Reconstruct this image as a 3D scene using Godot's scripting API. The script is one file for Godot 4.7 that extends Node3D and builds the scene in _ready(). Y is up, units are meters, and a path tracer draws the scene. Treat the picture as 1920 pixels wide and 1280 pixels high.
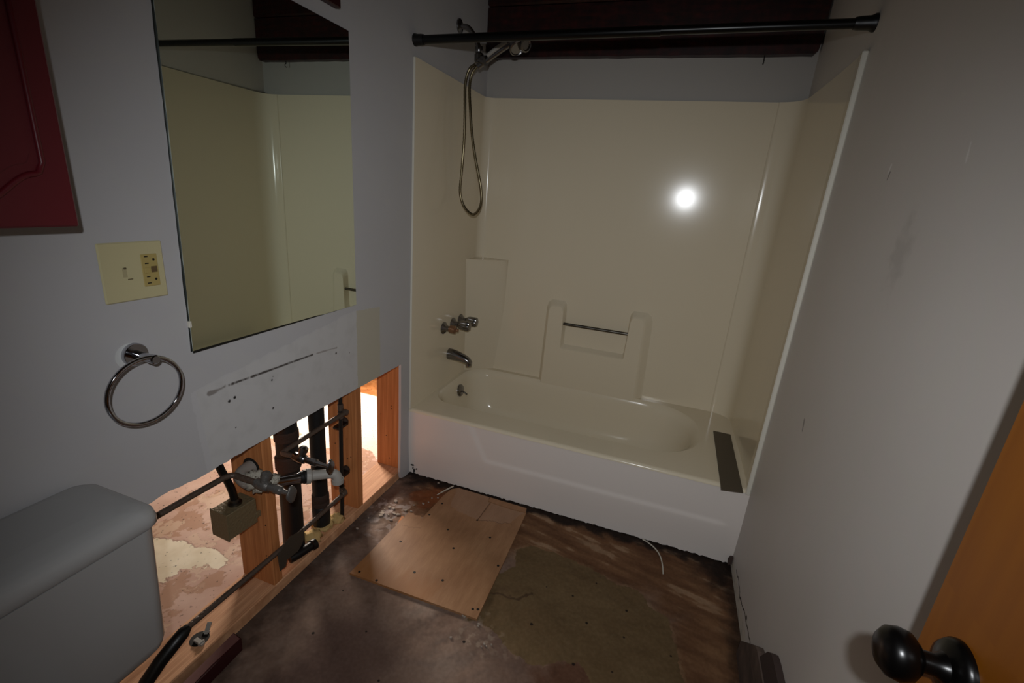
extends Node3D
# A stripped bathroom: tub-shower unit, gutted left wall with plumbing, lit by the photographer's flash and a work lamp in the next room.

const W := 1.524          # left wall to right wall
const ZB := -0.743        # back wall
const ZF := 2.7           # wall behind the photographer
const H := 2.5            # ceiling
const TOP := 1.873        # top edge of the shower surround
const RIM := 0.362        # tub rim
const EYE := Vector3(1.08269, 1.38359, 1.80531)

var names := {}
var mats := {}
var uv_mode := 0          # 0 none, 1 floor (x, z), 2 left wall (z, y), 3 right wall (z, y)

func _ready() -> void:
	# ---- camera, sky, lights, exposure ----
	var cam := Camera3D.new()
	cam.name = "camera"
	cam.fov = 72.58
	cam.near = 0.02
	cam.far = 50.0
	cam.transform = Transform3D(Basis(Vector3(0.940629, 0.077726, -0.330417), Vector3(-0.168668, 0.951775, -0.256273), Vector3(0.294563, 0.296788, 0.908377)), EYE)
	add_child(cam)
	cam.current = true
	var env := Environment.new()
	env.background_mode = Environment.BG_COLOR
	env.background_color = Color(0.02, 0.02, 0.022)
	env.tonemap_mode = Environment.TONE_MAPPER_LINEAR
	env.tonemap_exposure = 1.0
	env.sdfgi_enabled = true
	env.ssao_enabled = true
	env.ssil_enabled = true
	var we := WorldEnvironment.new()
	we.name = "world_environment"
	we.environment = env
	add_child(we)
	# the flash on top of the photographer's camera, aimed along the lens
	var flash := SpotLight3D.new()
	flash.name = "camera_flash"
	flash.light_color = Color(0.985, 1.0, 1.015)
	flash.light_energy = 1.28
	flash.light_size = 0.013
	flash.spot_range = 12.0
	flash.spot_attenuation = 2.0
	flash.spot_angle = 56.0
	flash.spot_angle_attenuation = 1.0
	flash.shadow_enabled = true
	add_child(flash)
	flash.position = EYE + cam.transform.basis.z * 0.10 + cam.transform.basis.y * 0.09 + cam.transform.basis.x * 0.01
	flash.basis = cam.transform.basis.rotated(cam.transform.basis.x, -0.115).rotated(Vector3.UP, -0.05)
	# the work lamp in the next room
	var lamp := AreaLight3D.new()
	lamp.name = "work_lamp_light"
	lamp.light_color = Color(1.0, 0.94, 0.88)
	lamp.light_energy = 2.7
	lamp.area_size = Vector2(0.36, 0.28)
	lamp.area_range = 12.0
	lamp.area_attenuation = 2.0
	lamp.shadow_enabled = true
	add_child(lamp)
	lamp.position = Vector3(-1.0, 0.68, -0.52)
	lamp.look_at_from_position(lamp.position, Vector3(-0.25, 0.1, 0.1), Vector3.UP)

	make_materials()
	build_shell()
	build_tub()
	build_left_wall_items()
	build_plumbing()
	build_floor_items()
	build_door()

# ---------------------------------------------------------------- helpers
func numbered(n: String) -> String:
	if not names.has(n):
		names[n] = 0
		return n
	names[n] += 1
	return "%s_%03d" % [n, names[n]]

func tag(o: Node3D, label: String, category: String, group := "", kind := "") -> Node3D:
	if label: o.set_meta("label", label)
	if category: o.set_meta("category", category)
	if group: o.set_meta("group", group)
	if kind: o.set_meta("kind", kind)
	return o

func thing(called: String, label: String, category: String, at := Vector3.ZERO, group := "") -> Node3D:
	var o := Node3D.new()
	o.name = numbered(called)
	o.position = at
	add_child(o)
	tag(o, label, category, group)
	return o

func tool() -> SurfaceTool:
	var st := SurfaceTool.new()
	st.begin(Mesh.PRIMITIVE_TRIANGLES)
	st.set_smooth_group(-1)
	return st

func obj(called: String, st: SurfaceTool, m: Material, parent: Node3D = null, at := Vector3.ZERO) -> MeshInstance3D:
	# at: the parent's origin, so that parts are given in room coordinates
	st.generate_normals()
	var o := MeshInstance3D.new()
	o.mesh = st.commit()
	o.material_override = m
	if parent == null:
		o.name = numbered(called)
		add_child(o)
	else:
		o.name = called
		parent.add_child(o, true)
		o.position = -at
	return o

func uv(st: SurfaceTool, p: Vector3) -> void:
	match uv_mode:
		1: st.set_uv(Vector2(p.x / 1.54, p.z / 1.54))
		2: st.set_uv(Vector2((p.z + 0.1) / 1.7, (2.1 - p.y) / 1.7))
		3: st.set_uv(Vector2((p.z + 0.1) / 1.7, (1.7 - p.y) / 1.7))
		5: st.set_uv(Vector2((p.x - 0.14) / 0.54, p.z / 0.67))
		4: st.set_uv(Vector2((p.x + 1.6) / 1.6, (p.z + 1.0) / 2.2))

func tri(st: SurfaceTool, a: Vector3, b: Vector3, c: Vector3, out: Vector3) -> void:
	# front faces run clockwise
	if (b - a).cross(c - a).dot(out) > 0.0:
		var t := b
		b = c
		c = t
	for p in [a, b, c]:
		if uv_mode > 0: uv(st, p)
		st.add_vertex(p)

func quad(st: SurfaceTool, a: Vector3, b: Vector3, c: Vector3, d: Vector3, out: Vector3) -> void:
	tri(st, a, b, c, out)
	tri(st, a, c, d, out)

func add_box(st: SurfaceTool, lo: Vector3, hi: Vector3, bev := 0.002, xf := Transform3D.IDENTITY) -> void:
	# a box with chamfered edges
	st.set_smooth_group(-1)
	bev = minf(bev, minf(hi.x - lo.x, minf(hi.y - lo.y, hi.z - lo.z)) * 0.45)
	var mid := (lo + hi) * 0.5
	var h := (hi - lo) * 0.5
	var corner := func(s: Vector3, ax: int) -> Vector3:
		var p := Vector3(s.x * (h.x - bev), s.y * (h.y - bev), s.z * (h.z - bev))
		p[ax] = s[ax] * h[ax]
		return xf * (mid + p)
	for ax in 3:
		var u := (ax + 1) % 3
		var v := (ax + 2) % 3
		for s in [-1.0, 1.0]:
			var q := []
			for k in [[-1, -1], [1, -1], [1, 1], [-1, 1]]:
				var sv := Vector3.ZERO
				sv[ax] = s
				sv[u] = k[0]
				sv[v] = k[1]
				q.append(corner.call(sv, ax))
			var n := Vector3.ZERO
			n[ax] = s
			quad(st, q[0], q[1], q[2], q[3], xf.basis * n)
		for k in [[-1.0, -1.0], [1.0, -1.0], [1.0, 1.0], [-1.0, 1.0]]:
			var a := Vector3.ZERO
			a[u] = k[0]
			a[v] = k[1]
			var b := a
			a[ax] = -1
			b[ax] = 1
			quad(st, corner.call(a, u), corner.call(b, u), corner.call(b, v), corner.call(a, v), xf.basis * (a + b))
	for x in [-1.0, 1.0]:
		for y in [-1.0, 1.0]:
			for z in [-1.0, 1.0]:
				var s := Vector3(x, y, z)
				tri(st, corner.call(s, 0), corner.call(s, 1), corner.call(s, 2), xf.basis * s)

func box(lo: Vector3, hi: Vector3, bev := 0.002, xf := Transform3D.IDENTITY) -> SurfaceTool:
	var st := tool()
	add_box(st, lo, hi, bev, xf)
	return st

func frame_of(dir: Vector3) -> Basis:
	var z := dir.normalized()
	var x := (Vector3.UP if absf(z.y) < 0.9 else Vector3.RIGHT).cross(z).normalized()
	return Basis(x, z.cross(x), z)

func smooth_path(pts: Array, n: int) -> Array:
	# Catmull-Rom through the points
	var out := []
	for i in pts.size() - 1:
		var p0: Vector3 = pts[maxi(i - 1, 0)]
		var p1: Vector3 = pts[i]
		var p2: Vector3 = pts[i + 1]
		var p3: Vector3 = pts[mini(i + 2, pts.size() - 1)]
		for k in n:
			var t := float(k) / n
			out.append(0.5 * (2.0 * p1 + (p2 - p0) * t + (2.0 * p0 - 5.0 * p1 + 4.0 * p2 - p3) * t * t + (3.0 * p1 - p0 - 3.0 * p2 + p3) * t * t * t))
	out.append(pts[-1])
	return out

func add_tube(st: SurfaceTool, pts: Array, rad, segs := 12, caps := true, closed := false) -> void:
	# rad: one radius or one per point
	var n := pts.size()
	var rings := []
	var b := frame_of(pts[1] - pts[0])
	for i in n:
		var a: Vector3 = pts[(i - 1 + n) % n] if closed or i > 0 else pts[i]
		var c: Vector3 = pts[(i + 1) % n] if closed or i < n - 1 else pts[i]
		var z := (c - a).normalized()
		var x := (b.x - z * b.x.dot(z)).normalized()
		b = Basis(x, z.cross(x), z)
		var r: float = rad[i] if rad is Array else rad
		var ring := []
		for k in segs:
			var t := TAU * k / segs
			ring.append(pts[i] + (b.x * cos(t) + b.y * sin(t)) * r)
		rings.append(ring)
	st.set_smooth_group(0)
	for i in (n if closed else n - 1):
		var j := (i + 1) % n
		for k in segs:
			var l := (k + 1) % segs
			var q: Vector3 = rings[i][k]
			quad(st, q, rings[i][l], rings[j][l], rings[j][k], (q + rings[j][l]) * 0.5 - (pts[i] + pts[j]) * 0.5)
	if caps and not closed:
		st.set_smooth_group(-1)
		for e in [[0, 1], [n - 1, n - 2]]:
			for k in segs:
				tri(st, pts[e[0]], rings[e[0]][k], rings[e[0]][(k + 1) % segs], pts[e[0]] - pts[e[1]])

func tube(pts: Array, rad, segs := 12, caps := true, closed := false) -> SurfaceTool:
	var st := tool()
	add_tube(st, pts, rad, segs, caps, closed)
	return st

func add_lathe(st: SurfaceTool, at: Vector3, dir: Vector3, prof: Array, segs := 24, flute := 0.0, flutes := 0) -> void:
	# prof: Vector2(radius, height along dir); edges sharper than 40 degrees stay sharp
	var b := frame_of(dir)
	var group := 1
	var rings := []
	for p in prof:
		var ring := []
		for k in segs:
			var t := TAU * k / segs
			var r: float = p.x * (1.0 + flute * cos(flutes * t))
			ring.append(at + b.z * p.y + (b.x * cos(t) + b.y * sin(t)) * r)
		rings.append(ring)
	for i in prof.size() - 1:
		if i > 0:
			var d0: Vector2 = (prof[i] - prof[i - 1]).normalized()
			var d1: Vector2 = (prof[i + 1] - prof[i]).normalized()
			if d0.dot(d1) < 0.77: group += 1
		st.set_smooth_group(group)
		var e: Vector2 = prof[i + 1] - prof[i]
		for k in segs:
			var l := (k + 1) % segs
			var t := TAU * (k + 0.5) / segs
			var out := (b.x * cos(t) + b.y * sin(t)) * e.y - b.z * e.x
			quad(st, rings[i][k], rings[i][l], rings[i + 1][l], rings[i + 1][k], out)

func lathe(at: Vector3, dir: Vector3, prof: Array, segs := 24, flute := 0.0, flutes := 0) -> SurfaceTool:
	var st := tool()
	add_lathe(st, at, dir, prof, segs, flute, flutes)
	return st

func add_prism(st: SurfaceTool, poly: PackedVector2Array, place: Callable, out_top: Vector3, top := 1.0, bottom := 0.0) -> void:
	# place(Vector2, height) -> Vector3; a polygon pulled from height bottom to top
	st.set_smooth_group(-1)
	var idx := Geometry2D.triangulate_polygon(poly)
	for i in range(0, idx.size(), 3):
		tri(st, place.call(poly[idx[i]], top), place.call(poly[idx[i + 1]], top), place.call(poly[idx[i + 2]], top), out_top)
		tri(st, place.call(poly[idx[i]], bottom), place.call(poly[idx[i + 1]], bottom), place.call(poly[idx[i + 2]], bottom), -out_top)
	var turn := 1.0 if not Geometry2D.is_polygon_clockwise(poly) else -1.0
	for i in poly.size():
		var p := poly[i]
		var q := poly[(i + 1) % poly.size()]
		var m := (p + q) * 0.5
		var n2 := Vector2(q.y - p.y, p.x - q.x).normalized() * 0.001 * turn
		quad(st, place.call(p, bottom), place.call(q, bottom), place.call(q, top), place.call(p, top), place.call(m + n2, bottom) - place.call(m, bottom))

func flat_y(p: Vector2, h: float) -> Vector3: return Vector3(p.x, h, p.y)
func flat_x(p: Vector2, h: float) -> Vector3: return Vector3(h, p.y, p.x)
func flat_z(p: Vector2, h: float) -> Vector3: return Vector3(p.x, p.y, h)

func add_loft(st: SurfaceTool, rings: Array, facing: Callable, closed := true, group := 0) -> void:
	# rings of equal length joined by quads; facing(point) -> outward direction
	st.set_smooth_group(group)
	var n: int = rings[0].size()
	for i in rings.size() - 1:
		for k in (n if closed else n - 1):
			var l := (k + 1) % n
			var c: Vector3 = (rings[i][k] + rings[i + 1][l]) * 0.5
			quad(st, rings[i][k], rings[i][l], rings[i + 1][l], rings[i + 1][k], facing.call(c))

# ---------------------------------------------------------------- materials
func noise(freq: float, seed_: int, octaves := 3) -> FastNoiseLite:
	var n := FastNoiseLite.new()
	n.noise_type = FastNoiseLite.TYPE_SIMPLEX_SMOOTH
	n.seed = seed_
	n.frequency = freq
	n.fractal_octaves = octaves
	return n

func mat(c: Color, rough := 0.6, metal := 0.0, spec := 0.5) -> StandardMaterial3D:
	var m := StandardMaterial3D.new()
	m.albedo_color = c
	m.roughness = rough
	m.metallic = metal
	m.metallic_specular = spec
	return m

func picture(w: int, h: int, f: Callable) -> ImageTexture:
	var data := PackedByteArray()
	data.resize(w * h * 3)
	var i := 0
	for y in h:
		for x in w:
			var c: Color = f.call((x + 0.5) / w, (y + 0.5) / h)
			data[i] = clampi(int(c.r * 255.0), 0, 255)
			data[i + 1] = clampi(int(c.g * 255.0), 0, 255)
			data[i + 2] = clampi(int(c.b * 255.0), 0, 255)
			i += 3
	return ImageTexture.create_from_image(Image.create_from_data(w, h, false, Image.FORMAT_RGB8, data))

func grain(dark: Color, light: Color, across: float, along: float, seed_: int, size := Vector2i(256, 512)) -> ImageTexture:
	# wood grain running along v
	var n1 := noise(1.0, seed_, 4)
	var n2 := noise(1.0, seed_ + 7, 3)
	return picture(size.x, size.y, func(u: float, v: float) -> Color:
		var t := 0.5 + 0.55 * n1.get_noise_2d(u * across, v * along) + 0.35 * n2.get_noise_2d(u * across * 4.0, v * along * 0.5)
		return dark.lerp(light, clampf(t, 0.0, 1.0)))

func triplanar(tex: Texture2D, scale: Vector3, rough: float, world := true, spec := 0.5) -> StandardMaterial3D:
	var m := mat(Color.WHITE, rough, 0.0, spec)
	m.albedo_texture = tex
	m.uv1_triplanar = true
	m.uv1_world_triplanar = world
	m.uv1_scale = scale
	return m

func rough_bump(m: StandardMaterial3D, freq: float, amount: float, seed_: int, scale := 1.0) -> StandardMaterial3D:
	var n := noise(freq, seed_, 4)
	var img := n.get_seamless_image(256, 256)
	img.bump_map_to_normal_map(amount)
	m.normal_enabled = true
	m.normal_texture = ImageTexture.create_from_image(img)
	m.uv1_triplanar = m.albedo_texture == null or m.uv1_triplanar
	if m.albedo_texture == null:
		m.uv1_world_triplanar = true
		m.uv1_scale = Vector3.ONE * scale
	return m

func inside(poly: PackedVector2Array, p: Vector2) -> bool:
	return Geometry2D.is_point_in_polygon(p, poly)

func near_line(p: Vector2, a: Vector2, b: Vector2) -> float:
	return p.distance_to(Geometry2D.get_closest_point_to_segment(p, a, b))

func make_materials() -> void:
	mats.wall = mat(Color(0.67, 0.65, 0.625), 0.55, 0.0, 0.4)
	mats.ceiling = mat(Color(0.42, 0.38, 0.34), 0.8)
	mats.gypsum = mat(Color(0.74, 0.72, 0.70), 0.9)
	mats.gelcoat = mat(Color(0.875, 0.825, 0.725), 0.15, 0.0, 0.38)
	mats.apron = mat(Color(0.88, 0.845, 0.815), 0.3, 0.0, 0.5)
	mats.caulk = mat(Color(0.84, 0.82, 0.765), 0.5)
	mats.chrome = mat(Color(0.72, 0.72, 0.74), 0.08, 1.0)
	mats.dull_chrome = mat(Color(0.52, 0.51, 0.51), 0.24, 1.0)
	mats.steel = mat(Color(0.42, 0.40, 0.37), 0.35, 1.0)
	mats.steel_dark = mat(Color(0.27, 0.235, 0.195), 0.6, 0.2)
	mats.pale_paint = mat(Color(0.80, 0.80, 0.79), 0.55)
	mats.copper_dark = mat(Color(0.12, 0.10, 0.085), 0.5, 0.2)
	mats.dirty_metal = rough_bump(mat(Color(0.40, 0.385, 0.37), 0.42, 0.55), 0.06, 3.0, 16, 12.0)
	mats.brass = mat(Color(0.60, 0.47, 0.38), 0.35, 0.9)
	mats.copper = rough_bump(mat(Color(0.34, 0.28, 0.24), 0.5, 0.25), 0.05, 3.0, 11, 6.0)
	mats.black_iron = mat(Color(0.045, 0.04, 0.038), 0.55)
	mats.rust = rough_bump(mat(Color(0.19, 0.12, 0.075), 0.85), 0.06, 4.0, 12, 8.0)
	mats.black = mat(Color(0.03, 0.028, 0.027), 0.4)
	mats.rod = mat(Color(0.025, 0.022, 0.02), 0.3, 0.3)
	mats.bronze = mat(Color(0.035, 0.028, 0.026), 0.28, 0.4)
	mats.pvc = mat(Color(0.60, 0.58, 0.55), 0.5)
	mats.grey_pvc = mat(Color(0.55, 0.52, 0.49), 0.6)
	mats.plaster = rough_bump(mat(Color(0.66, 0.635, 0.58), 0.95), 0.06, 6.0, 13, 10.0)
	mats.ivory = mat(Color(0.78, 0.74, 0.575), 0.35)
	mats.ivory_old = mat(Color(0.70, 0.62, 0.38), 0.4)
	mats.slot = mat(Color(0.05, 0.04, 0.03), 0.7)
	mats.red = mat(Color(0.39, 0.08, 0.12), 0.38)
	mats.red_dark = mat(Color(0.20, 0.045, 0.06), 0.45)
	mats.box_metal = rough_bump(mat(Color(0.48, 0.42, 0.31), 0.5, 0.25), 0.05, 2.0, 14, 6.0)
	mats.foam = mat(Color(0.75, 0.62, 0.40), 0.9)
	mats.mirror = mat(Color(0.92, 0.965, 0.925), 0.0, 1.0)
	mats.mirror_back = mat(Color(0.03, 0.04, 0.035), 0.5)
	mats.porcelain = mat(Color(0.63, 0.625, 0.62), 0.18)
	mats.screw = mat(Color(0.08, 0.06, 0.05), 0.6, 0.3)
	mats.strip = mat(Color(0.33, 0.29, 0.235), 0.6)
	mats.string = mat(Color(0.75, 0.72, 0.66), 0.8)
	mats.hose = mat(Color(0.46, 0.42, 0.33), 0.28, 1.0)
	mats.stud = triplanar(grain(Color(0.65, 0.39, 0.20), Color(0.80, 0.53, 0.32), 6.0, 2.0, 21), Vector3(8, 1.2, 8), 0.7)
	mats.plate = triplanar(grain(Color(0.70, 0.49, 0.34), Color(0.88, 0.68, 0.52), 7.0, 3.0, 22), Vector3(7, 7, 1.2), 0.75)
	mats.plywood_patch = plywood_material()
	mats.plywood = triplanar(grain(Color(0.55, 0.39, 0.26), Color(0.63, 0.465, 0.325), 6.0, 3.0, 23, Vector2i(512, 512)), Vector3(2.2, 2.2, 1.3), 0.55)
	mats.beam = triplanar(grain(Color(0.07, 0.012, 0.010), Color(0.26, 0.06, 0.045), 6.0, 3.0, 24), Vector3(1.1, 9, 9), 0.4)
	mats.beam.uv1_triplanar_sharpness = 4.0
	mats.door = triplanar(grain(Color(0.47, 0.255, 0.035), Color(0.56, 0.325, 0.05), 3.0, 1.0, 25), Vector3(3, 1.0, 3), 0.4)
	mats.base_a = triplanar(grain(Color(0.27, 0.22, 0.19), Color(0.40, 0.33, 0.29), 6.0, 2.0, 26, Vector2i(128, 256)), Vector3(3, 8, 1), 0.8)
	mats.base_b = mat(Color(0.25, 0.19, 0.17), 0.8)
	mats.lamp = mat(Color(0.9, 0.88, 0.85), 0.5)
	mats.lamp.emission_enabled = true
	mats.lamp.emission = Color(1.0, 0.88, 0.75)
	mats.lamp.emission_energy_multiplier = 4.0
	mats.floor = rough_bump(floor_material(), 0.03, 3.0, 15)
	mats.next_floor = next_floor_material()
	mats.wall_left = wall_left_material()
	mats.wall_right = wall_right_material()

func floor_material() -> StandardMaterial3D:
	var a := noise(1.0, 31, 4)
	var b := noise(1.0, 32, 4)
	var c := noise(1.0, 33, 3)
	var vinyl := PackedVector2Array([Vector2(0.686, 0.283), Vector2(0.728, 0.236), Vector2(0.83, 0.226), Vector2(0.934, 0.244), Vector2(1.013, 0.262), Vector2(1.09, 0.293), Vector2(1.139, 0.285), Vector2(1.18, 0.294), Vector2(1.222, 0.353), Vector2(1.279, 0.377), Vector2(1.298, 0.416), Vector2(1.316, 0.494), Vector2(1.34, 0.589), Vector2(1.36, 0.75), Vector2(1.07, 0.72), Vector2(1.019, 0.659), Vector2(0.962, 0.678), Vector2(0.922, 0.723), Vector2(0.853, 0.724), Vector2(0.803, 0.711), Vector2(0.77, 0.695), Vector2(0.746, 0.668), Vector2(0.64, 0.657), Vector2(0.64, 0.45), Vector2(0.70, 0.37)])
	var pins := []
	for p in [[.177, .726], [.947, .415], [.846, .414], [1.018, .319], [1.141, .401], [1.144, .514], [1.296, .522], [1.123, .652], [1.016, .509], [1.005, .674], [.657, .739], [.841, .589], [.35, .83], [.48, .95], [.2, .9]]:
		pins.append(Vector2(p[0], p[1]))
	var tex := picture(960, 960, func(u: float, v: float) -> Color:
		var p := Vector2(u * 1.54, v * 1.54)
		var lo := a.get_noise_2d(p.x * 3.0, p.y * 3.0)
		var mi := b.get_noise_2d(p.x * 11.0, p.y * 11.0)
		var streak := c.get_noise_2d(p.x * 3.0 - p.y * 1.5, p.y * 15.0 - p.x * 2.5)
		var fine := b.get_noise_2d(p.x * 60.0 + 9.0, p.y * 60.0)
		# bare dirty subfloor
		var col := Color(0.41, 0.325, 0.28).lerp(Color(0.51, 0.42, 0.365), clampf(0.5 + lo * 0.9 + mi * 0.3, 0.0, 1.0))
		col = col.lerp(Color(0.33, 0.25, 0.22), 0.7 * smoothstep(0.22, 0.04, Vector2(p.x - 0.30, (p.y - 0.97) * 0.9).length() + lo * 0.12))
		# bare wood by the tub and along the right wall
		var wood := Color(0.36, 0.24, 0.16).lerp(Color(0.50, 0.365, 0.255), clampf(0.45 + streak * 0.75 + lo * 0.3, 0.0, 1.0))
		wood = wood.lerp(Color(0.60, 0.49, 0.39), 0.7 * smoothstep(0.18, 0.45, streak + mi * 0.4 - 0.1) * smoothstep(0.42, 0.2, p.y))
		var edge := maxf(smoothstep(0.42, 0.25, p.y + lo * 0.12), smoothstep(1.18, 1.36, p.x + lo * 0.12))
		col = col.lerp(wood, edge * smoothstep(0.05, 0.2, p.x + mi * 0.1))
		col = col.lerp(Color(0.34, 0.22, 0.155), 0.8 * smoothstep(0.16, 0.06, Vector2(p.x - 1.02, (p.y - 0.75) * 1.1).length() + mi * 0.05))
		# pale dust and glue haze at the left and in front
		for h in [[0.05, 0.60, 0.09], [0.04, 0.78, 0.07], [0.46, 0.67, 0.10], [0.64, 0.83, 0.14], [0.04, 0.36, 0.08]]:
			var d := p.distance_to(Vector2(h[0], h[1])) + lo * 0.10 + mi * 0.04
			col = col.lerp(Color(0.58, 0.52, 0.475), 0.55 * smoothstep(h[2], h[2] * 0.2, d))
		# old sheet vinyl backing
		var w := p + Vector2(mi, b.get_noise_2d(p.x * 11.0 + 40.0, p.y * 11.0)) * 0.016 + Vector2(fine, -fine) * 0.003
		if inside(vinyl, w):
			col = Color(0.42, 0.34, 0.235).lerp(Color(0.385, 0.305, 0.205), clampf(0.5 + lo, 0.0, 1.0))
			col = col.lerp(Color(0.27, 0.20, 0.14), 0.7 * smoothstep(0.008, 0.002, near_line(w, Vector2(0.66, 0.525), Vector2(0.752, 0.512)) + fine * 0.004))
			col = col.lerp(Color(0.27, 0.20, 0.14), 0.7 * smoothstep(0.008, 0.002, near_line(w, Vector2(0.752, 0.512), Vector2(0.80, 0.473)) + fine * 0.004))
			col = col.lerp(Color(0.30, 0.225, 0.16), 0.5 * smoothstep(0.05, 0.0, Vector2(w.x - 0.71, (w.y - 0.49) * 1.5).length() + mi * 0.02))
		elif inside(vinyl, w + (Vector2(0.98, 0.46) - w).normalized() * 0.012):
			col = col.lerp(Color(0.58, 0.49, 0.38), 0.30 * clampf(0.3 + mi * 2.0, 0.0, 1.0))
		# torn white residue in the left corner
		var res := smoothstep(0.20, 0.05, p.distance_to(Vector2(0.09, 0.30)) + mi * 0.12) * smoothstep(0.0, 0.3, b.get_noise_2d(p.x * 20.0, p.y * 20.0 + 3.0))
		col = col.lerp(Color(0.68, 0.63, 0.61), res * 0.8)
		var orange := smoothstep(0.11, 0.05, p.distance_to(Vector2(0.20, 0.13)) + mi * 0.07)
		col = col.lerp(Color(0.50, 0.28, 0.15), orange * 0.75)
		# crumbs of residue in front of the plywood patch
		var crumbs := smoothstep(0.12, 0.02, p.distance_to(Vector2(0.70, 0.70)) + mi * 0.08) * smoothstep(0.05, 0.4, b.get_noise_2d(p.x * 24.0 + 7.0, p.y * 24.0))
		col = col.lerp(Color(0.62, 0.55, 0.48), crumbs * 0.6)
		# grime along the tub, the left plate and the right wall
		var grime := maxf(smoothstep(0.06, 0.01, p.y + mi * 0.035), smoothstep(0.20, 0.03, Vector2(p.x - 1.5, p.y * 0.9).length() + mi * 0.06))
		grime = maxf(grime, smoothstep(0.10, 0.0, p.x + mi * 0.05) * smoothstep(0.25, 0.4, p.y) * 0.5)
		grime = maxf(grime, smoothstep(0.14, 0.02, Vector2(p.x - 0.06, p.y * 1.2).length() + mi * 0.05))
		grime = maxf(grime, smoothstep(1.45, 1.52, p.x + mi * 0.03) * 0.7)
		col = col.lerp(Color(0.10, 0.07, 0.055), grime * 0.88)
		for q in pins:
			col = col.lerp(Color(0.09, 0.06, 0.05), 0.85 * smoothstep(0.0055, 0.0025, p.distance_to(q) + mi * 0.003))
		return col.lightened(maxf(0.0, fine) * 0.05).darkened(maxf(0.0, -fine) * 0.08))
	var m := mat(Color.WHITE, 0.75, 0.0, 0.3)
	m.albedo_texture = tex
	m.texture_repeat = false
	return m

func next_floor_material() -> StandardMaterial3D:
	var a := noise(1.0, 41, 4)
	var b := noise(1.0, 42, 4)
	var cream := PackedVector2Array([Vector2(-0.9, 0.9), Vector2(-0.64, 0.81), Vector2(-0.53, 0.77), Vector2(-0.46, 0.785), Vector2(-0.40, 0.77), Vector2(-0.30, 0.78), Vector2(-0.30, 0.83), Vector2(-0.335, 0.835), Vector2(-0.36, 0.87), Vector2(-0.41, 0.88), Vector2(-0.41, 0.95), Vector2(-0.6, 1.1), Vector2(-0.9, 1.15)])
	var tex := picture(600, 824, func(u: float, v: float) -> Color:
		var p := Vector2(u * 1.6 - 1.6, v * 2.2 - 1.0)
		var lo := a.get_noise_2d(p.x * 3.0, p.y * 3.0)
		var mi := b.get_noise_2d(p.x * 12.0, p.y * 12.0)
		var q := p + Vector2(mi, b.get_noise_2d(p.y * 12.0, p.x * 12.0 + 5.0)) * 0.06
		var torn := a.get_noise_2d(q.x * 4.0 + q.y * 2.5 + 3.0, q.y * 3.0 - q.x * 2.0)
		var layer := a.get_noise_2d(q.x * 7.0 + 20.0, q.y * 5.0 + q.x * 3.0)
		var col := Color(0.73, 0.595, 0.53).lerp(Color(0.81, 0.69, 0.63), clampf(0.5 + lo * 0.9 + mi * 0.3, 0.0, 1.0))
		col = col.lerp(Color(0.63, 0.47, 0.36), 0.5 * smoothstep(0.08, 0.20, torn))
		col = col.lerp(Color(0.83, 0.73, 0.64), 0.6 * smoothstep(0.20, 0.28, layer))
		col = col.darkened(0.12 * smoothstep(0.02, 0.0, absf(torn - 0.16)) + 0.12 * smoothstep(0.015, 0.0, absf(layer - 0.25)))
		if p.y < -0.02 + 0.15 * lo:
			col = col.lerp(Color(0.86, 0.83, 0.78), 0.85)
		if p.y < -0.70 and p.x > -1.1:
			col = Color(0.62, 0.38, 0.20).lerp(Color(0.75, 0.50, 0.3), clampf(0.5 + mi, 0.0, 1.0))
		var w := p + Vector2(mi + 0.5 * b.get_noise_2d(p.x * 40.0, p.y * 40.0), -lo) * 0.035
		if inside(cream, w):
			col = Color(0.91, 0.87, 0.78).lerp(Color(0.86, 0.81, 0.71), clampf(0.4 + mi, 0.0, 1.0))
		elif inside(cream, w + (Vector2(-0.6, 0.9) - w).normalized() * 0.006):
			col = col.darkened(0.16)
		var dots := b.get_noise_2d(p.x * 55.0, p.y * 55.0)
		return col.darkened(0.5 * smoothstep(0.50, 0.60, dots)))
	var m := mat(Color.WHITE, 0.8, 0.0, 0.3)
	m.albedo_texture = tex
	m.texture_repeat = false
	return m

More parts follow.
